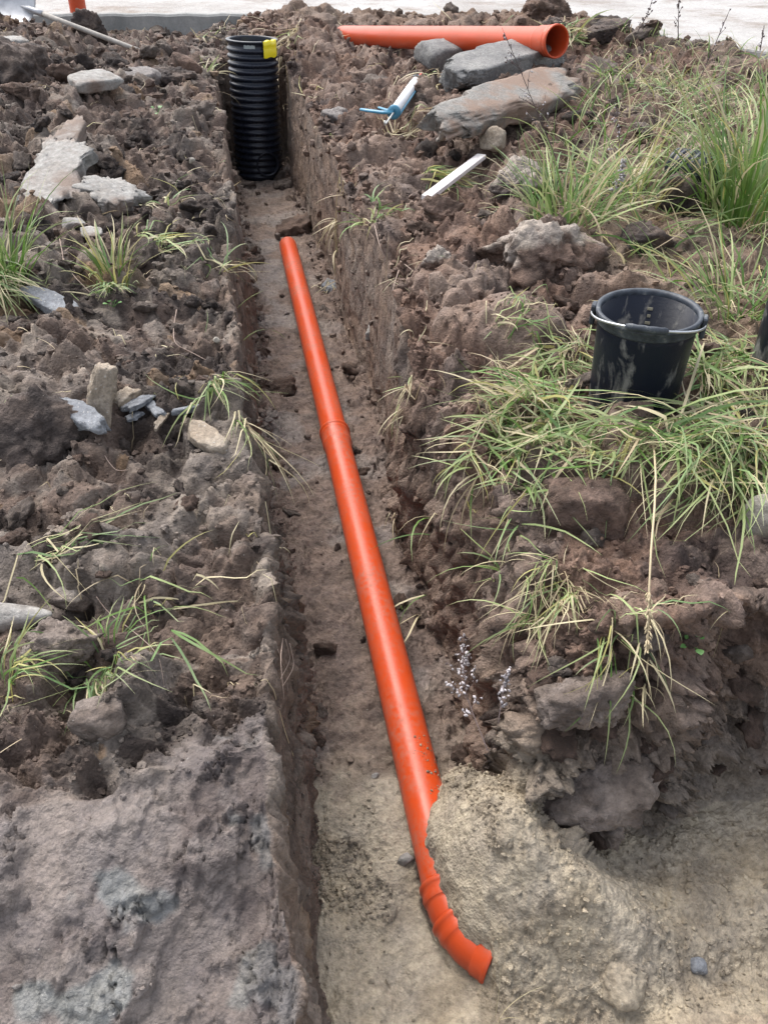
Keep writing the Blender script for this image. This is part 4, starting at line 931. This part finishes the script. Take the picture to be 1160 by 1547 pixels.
tuft('long-bladed green fan below the bright bent tuft', 142, 1040, 16, (80, 190), (-.3, .5), az=-1.35, azs=.75, w=(3, 6, 4, 0, 2, 0), rad=16, lift=.03, wid=(.005, .008))
tuft('yellowish green tuft at the left edge below the clay roll', 0, 1035, 60, (60, 150), (.1, 1.0), w=(5, 4, 4, 4, 1, 0), rad=36)
tuft('three long green blades from one root hanging down the left bank', 265, 985, 4, (120, 210), (.1, .4), az=-1.3, azs=.55, w=(3, 6, 1, 0, 0, 0), rad=4, wid=(.007, .009), lift=.05, droop=(.8, 1.5))
tuft('tangle of flat straw and green blades above the bright bent tuft', 240, 885, 20, (50, 130), (-.1, .35), az=0, azs=1.6, w=(2, 4, 4, 1, 5, 1), rad=52)
tuft('long flat pale blades lying across the left bank edge', 60, 842, 22, (90, 220), (.0, .25), az=-.1, azs=.5, w=(1, 5, 4, 0, 5, 0), rad=40)
tuft('grass wisp on the heap near the left corner of the riser pipe', 318, 62, 16, (20, 45), (.2, .9), w=(2, 4, 3, 0, 4, 1), rad=18)
tuft('pale dry wisp on the left bank beside the riser pipe', 312, 108, 12, (25, 55), (.2, .9), w=(0, 1, 4, 0, 6, 1), rad=12)
tuft('green tuft on the right trench lip opposite the far pipe end', 565, 320, 26, (25, 70), (-.2, .8), w=(3, 6, 3, 1, 3, 0), rad=22)
tuft('bent green grass trapped under the batten', 650, 275, 34, (60, 120), (-.05, .25), az=.1, azs=.5, w=(3, 3, 4, 4, 2, 1), rad=22)
tuft('green tuft fallen among clods below the pale-topped clay block', 765, 488, 24, (40, 90), (-.1, .5), az=.3, azs=.8, w=(2, 4, 4, 1, 5, 0), rad=34)
tuft('straw tuft behind the caulking gun on bare soil', 660, 130, 22, (20, 50), (.0, .7), w=(1, 1, 3, 1, 5, 4), rad=22)
tuft('flattened straws between caulking gun and reddish slab', 600, 205, 22, (40, 90), (-.05, .3), az=.2, azs=.8, w=(0, 0, 2, 1, 5, 5), rad=26)
tuft('large bright green tuft behind the black clod, centre of the grassy slope', 850, 335, 140, (60, 180), (.6, 1.45), w=(9, 4, 4, 1, 1, 1), rad=58)
tuft('loose green tuft right of the large bright tuft', 955, 300, 100, (60, 170), (.5, 1.4), w=(3, 4, 5, 3, 3, 1), rad=48)
tuft('very tall dense green tuft at the right edge behind the bucket', 1125, 335, 210, (120, 270), (1.0, 1.55), w=(9, 6, 4, 1, 1, 0), rad=62, wid=(.005, .010))
tuft('mid-height green tuft right of the bucket', 1120, 470, 130, (70, 190), (.5, 1.4), w=(8, 5, 5, 1, 2, 1), rad=66)
tuft('arching green tuft in front of the bucket, at the bank edge', 800, 655, 70, (60, 150), (.2, 1.2), az=-2.2, azs=1.2, w=(5, 3, 4, 3, 3, 1), rad=46)
tuft('long arching blades springing from the mat below the bucket', 985, 665, 40, (120, 330), (.2, 1.0), az=-1.3, azs=.9, w=(4, 6, 4, 2, 2, 0), rad=36, wid=(.006, .010), droop=(.8, 2.0))
tuft('arching pale tuft at the right edge above the field stone', 1120, 690, 90, (90, 260), (.2, 1.0), az=-2.4, azs=.8, w=(3, 5, 5, 3, 3, 0), rad=60, wid=(.005, .009), droop=(.8, 1.8))
tuft('wispy tuft hanging over the trench wall below the bucket grass', 715, 690, 24, (70, 150), (-.5, .5), az=-2.4, azs=.7, w=(3, 3, 4, 2, 4, 1), rad=18, droop=(.6, 1.6))
tuft('few green blades hanging down the near trench wall', 650, 785, 9, (70, 140), (-.2, .8), az=-2.4, azs=.5, w=(3, 3, 3, 2, 3, 0), rad=14, droop=(1., 2.))
tuft('dense dry tuft with roots hanging off the cracked earth block', 830, 905, 120, (50, 130), (-.4, .6), az=-2.2, azs=.7, w=(2, 2, 4, 1, 7, 4), rad=44, wid=(.003, .006), droop=(.5, 1.6), lift=.02)
tuft('thin green blades on the bank edge left of the cracked block', 770, 800, 20, (60, 140), (.0, .8), az=-2.6, azs=.8, w=(3, 4, 4, 1, 3, 0), rad=22)
tuft('straggly grass hanging in front of the bank face below the straw stalk', 930, 985, 30, (70, 180), (-.5, .5), az=-1.9, azs=.8, w=(2, 3, 4, 1, 6, 1), rad=34, droop=(.6, 1.6), lift=.02)
tuft('dry overhanging grass on the face near the long straw stalk', 985, 945, 18, (50, 120), (-.4, .6), az=-1.6, azs=1.1, w=(1, 2, 4, 2, 6, 1), rad=16, droop=(.6, 1.6), lift=.02)
tuft('dry grass fringe on the clump behind the loose pipe', 850, 60, 60, (30, 80), (-.2, .8), az=-.9, azs=.9, w=(2, 3, 4, 1, 6, 3), rad=26, lift=.06)
tuft('dry hanging fringe at the back corner of the trench', 432, 60, 60, (20, 55), (-.8, .3), az=-2.2, azs=.7, w=(0, 0, 2, 0, 4, 7), rad=30, droop=(.5, 1.4), wid=(.003, .006), lift=.03)
tuft('rooty straw fringe on the right trench lip', 505, 345, 26, (25, 60), (-.8, .2), az=-2.4, azs=.6, w=(0, 0, 1, 0, 6, 4), rad=16, droop=(.5, 1.2), wid=(.003, .005), lift=.02)
tuft('pale root fringe where the right lip bulges beside the pipe joint', 610, 590, 26, (25, 70), (-.8, .2), az=-2.5, azs=.6, w=(0, 0, 1, 0, 6, 4), rad=14, droop=(.5, 1.2), wid=(.003, .005), lift=.02)
tuft('yellowed blades leaning against the front of the bucket', 908, 588, 8, (60, 130), (.7, 1.2), az=-.3, azs=.45, w=(1, 0, 2, 5, 4, 0), rad=10, wid=(.006, .009), droop=(.4, 1.2))
tuft('two pale dry blades standing in the sand at the bottom edge', 745, 1545, 4, (60, 110), (.9, 1.4), w=(0, 0, 2, 0, 6, 0), rad=6, wid=(.002, .0035), droop=(.3, .8))
# loose straws and root hairs lying everywhere: nobody could count them
sel = rng.choice(vis[(ov[vis] > .6) & (wc[vis] < .5)], 420); b = P1[sel] + np.array([0, 0, .006])
n_ = len(b); d_ = (b - CAM) @ _f
g = blades(b, U(0, 6.28, n_), U(-.1, .5, n_), d_ / FPX * U(14, 60, n_), U(.2, 1.4, n_), np.clip(d_ / FPX * U(1.0, 2.2, n_), .0012, .006), pick(n_, (0, .5, 1, .5, 6, 5)), curl=1.2)
tag(put('straw', *g[:2], M_BLADE, col=g[2]), 'loose straws and root hairs strewn over the soil', kind='stuff')
# straw stalk with a seed head hanging down over the bank face
m_sw, N, L, b_ = mat('dry_straw', (.44, .36, .23), .7)
p0 = on(985, 668); P_ = [p0, at(988, 684, p0[2] + .05), at(990, 720, p0[2] + .10), at(988, 770, p0[2] + .13), at(983, 830, p0[2] + .13), at(980, 890, p0[2] + .09)]
tip = at(978, 985, p0[2] + .0)
root = thing('straw_stalk', 'long pale straw stalk with a seed head hanging straight down over the bank', 'straw stalk', tuple(p0))
part('stem', sweep(P_ + [tip], [.0026, .0026, .0026, .0024, .0022, .002, .0015], 8, (True, True)), m_sw, root)
hd = []; 
for k in range(70):
    t = rng.random(); c_ = P_[-1] * (1 - t) + tip * t; d = rng.normal(size=3); d /= np.linalg.norm(d); ax_ = (tip - P_[-1]) / np.linalg.norm(tip - P_[-1])
    q = c_ + d * .003; e_ = q + (d * .5 + ax_ * .9) * rng.uniform(.008, .013); hd.append(sweep([q, (q + e_) / 2, e_], [.0008, .0022, .0004], 5, (True, True)))
part('seed_head', join(*hd), m_sw, root)
# dead weeds with seed fluff
m_wk, *_ = mat('dead_stem', (.10, .075, .075), .8); m_fl, *_ = mat('seed_fluff', (.48, .45, .47), .9)
def weed(label, base_px, top_px, seed, nb=10, fluff=.4, thick=1., lift=None, fsz=1., pb=None, pt=None):
    g_ = np.random.default_rng(seed); pb = on(*base_px) if pb is None else pb
    if pt is None:
        v = ray(*top_px); w = CAM + v * ((pb[1] + .0) / v[1]); pt = w
    Ln = np.linalg.norm(pt - pb); t = np.linspace(0, 1, 9)[:, None]; bow = np.array([g_.normal(0, .03), g_.normal(0, .03), 0]) * Ln
    line = pb * (1 - t) + pt * t + bow * np.sin(t * 3.14) + g_.normal(0, .004, (9, 3)) * Ln * .6
    root = thing('dead_weed', label, 'dead weed', tuple(pb)); r_ = span(.9, pb) * thick
    st_ = [sweep(line, np.linspace(r_, r_ * .4, 9), 6, (True, True))]; fl_ = []
    up = (pt - pb) / Ln
    for k in range(nb):
        s = .28 + .7 * (k + g_.random()) / nb; i = min(int(s * 8), 7); q = line[i] * (1 - (s * 8 - i)) + line[i + 1] * (s * 8 - i)
        d = g_.normal(size=3); d -= up * (d @ up); d /= np.linalg.norm(d); d = d * .55 + up * .85; l_ = Ln * .22 * (1.1 - s) * g_.uniform(.6, 1.4)
        e_ = q + d * l_; st_.append(sweep([q, (q + e_) / 2 + up * l_ * .06, e_], [r_ * .5, r_ * .4, r_ * .25], 5, (True, True)))
        for j in range(int(g_.integers(3, 8))):
            w_ = q + (e_ - q) * g_.uniform(.35, 1.05) + g_.normal(0, .004, 3); d2 = g_.normal(size=3); d2 /= np.linalg.norm(d2); sz = span(g_.uniform(1.2, 2.6), pb) * fsz
            fl_.append(sweep([w_, w_ + d2 * sz * .8, w_ + d2 * sz * 1.6], [sz * .2, sz * .55, sz * .1], 5, (True, True)))
    part('stem', join(*st_), m_wk, root)
    a = [x for x in fl_ if g_.random() < fluff]; b2 = [x for x in fl_ if g_.random() < .4]
    if a: part('seed_fluff', join(*a), m_fl, root)
    if b2: part('dry_buds', join(*b2), m_wk, root)
weed('tall dark dead weed leaning left in front of the slabs', (856, 282), (758, 42), 1, 16, .35)
weed('slender dead weed rising to the road at the upper right corner', (1046, 140), (1102, 12), 2, 12, .1)
weed('dead weed leaning right over the road edge', (948, 66), (986, -6), 3, 10, .1)
weed('small upright dead weed between the two road-edge weeds', (1024, 62), (1026, -4), 4, 9, .1)
weed('thin dead weed at the far right near the road', (1146, 84), (1154, 38), 5, 8, .1)
weed('dark weed stalk in the grass left of the very tall tuft', (938, 290), (930, 160), 6, 12, .5)
weed('pale fluffy seed weed low in the grass left of the corrugated offcut', (925, 325), (942, 240), 7, 22, .95, fsz=1.4)
pb = on(752, 1112) + np.array([-.03, -.03, .0]); pt = at(700, 955, .45)
pt = CAM + ray(700, 955) * (np.linalg.norm(on(702, 957) - CAM) / np.linalg.norm(ray(700, 955)) - .03)
weed('white-flecked dead weed lying against the near trench wall', None, None, 8, 24, .85, fsz=2.2, pb=pb, pt=pt)
pb = on(760, 1075) + np.array([-.02, -.03, 0]); pt = CAM + ray(768, 1010) * (np.linalg.norm(on(768, 1012) - CAM) / np.linalg.norm(ray(768, 1010)) - .03)
weed('small white-flecked sprig right of the larger fallen weed', None, None, 9, 10, .9, fsz=2.2, pb=pb, pt=pt)
m_rt, *_ = mat('root', (.30, .225, .185), .8)
def root_(label, strands, w=1.6):
    p = on(*strands[0][0]); st_ = []
    for sd_ in strands:
        P_ = np.array([on(*q) + np.array([0, -.004, .012]) for q in sd_]); t = np.linspace(0, len(P_) - 1, 4 * len(P_)); i = np.minimum(t.astype(int), len(P_) - 2); fr_ = (t - i)[:, None]
        L_ = P_[i] * (1 - fr_) + P_[i + 1] * fr_
        for _ in range(3): L_[1:-1] = (L_[:-2] + 2 * L_[1:-1] + L_[2:]) / 4
        st_.append(sweep(L_, np.linspace(1, .45, len(L_)) * span(w, p) * .5, 6, (True, True)))
    rt_ = thing('root', label, 'root', tuple(p))
    for s_ in st_: part('root_strand', s_, m_rt, rt_)
root_('long thin brown root curving over the greyish clod into the bright bent tuft', [[(148, 905), (166, 930), (205, 958), (243, 992), (250, 1040)]])
root_('bunch of pale root hairs stuck to the left trench lip near the sand', [[(428, 968), (424, 1000), (430, 1060)], [(438, 975), (446, 1010), (428, 1040)], [(420, 985), (432, 1015), (436, 1050)], [(432, 970), (440, 1000), (424, 1030)]])
root_('pale root curling down from the angled grey flat stone', [[(146, 664), (164, 700), (178, 716), (196, 714)]])
root_('short whitish root standing out of the dark soil above the torn green grass', [[(268, 472), (263, 500), (264, 524), (290, 536), (312, 548)]])
root_('branching root lying on the dark clay below the upright yellow-green tuft', [[(92, 365), (98, 395), (94, 425)], [(98, 395), (112, 420), (138, 446)], [(98, 385), (110, 375)]])
root_('twiggy root hanging from the right trench lip below the far green wisp', [[(566, 345), (572, 372), (582, 394)], [(604, 398), (622, 412)], [(602, 412), (592, 444)]])
# leafy little weeds
m_lf, *_ = mat('leaf', (.10, .22, .06), .5)
def leafy(label, px, py, n, sz):
    p = on(px, py); r_ = span(sz, p); root = thing('leafy_weed', label, 'small weed', tuple(p)); st = []
    for k in range(n):
        a = k * 2.4 + U(-.3, .3); e_ = U(.3, 1.1); d = np.array([math.cos(a) * math.cos(e_), math.sin(a) * math.cos(e_), math.sin(e_)]); s_ = np.array([-math.sin(a), math.cos(a), 0]); l_ = r_ * U(.7, 1.3)
        q = p + d * l_; st.append(sweep([p - [0, 0, .005], q], .0012, 5))
        t_ = np.linspace(0, 1, 6); w_ = np.sin(t_ * 3.0 + .1) * l_ * .38; c_ = q + d * (t_ * l_ * .9)[:, None] - np.array([0, 0, 1]) * (t_ ** 2 * l_ * .4)[:, None]
        V = np.concatenate([c_ - s_ * w_[:, None], c_ + np.array([0, 0, -.001]), c_ + s_ * w_[:, None]]); F = []
        for i in range(5): F += [(i, i + 1, i + 7, i + 6), (i + 6, i + 7, i + 13, i + 12)]
        part('leaf', (V, F), m_lf, root)
    part('stem', join(*st), m_lf, root)
leafy('small green clover-like weed on the bank face below the straw stalk', 1046, 975, 5, 14)
leafy('small green seedling below the yellow-green tuft on the left bank', 172, 462, 5, 9)
leafy('tiny green weed beside the flakes on the upper left heap', 238, 172, 4, 8)
leafy('broad-leaved weed in the mat below the bucket', 835, 640, 6, 18)
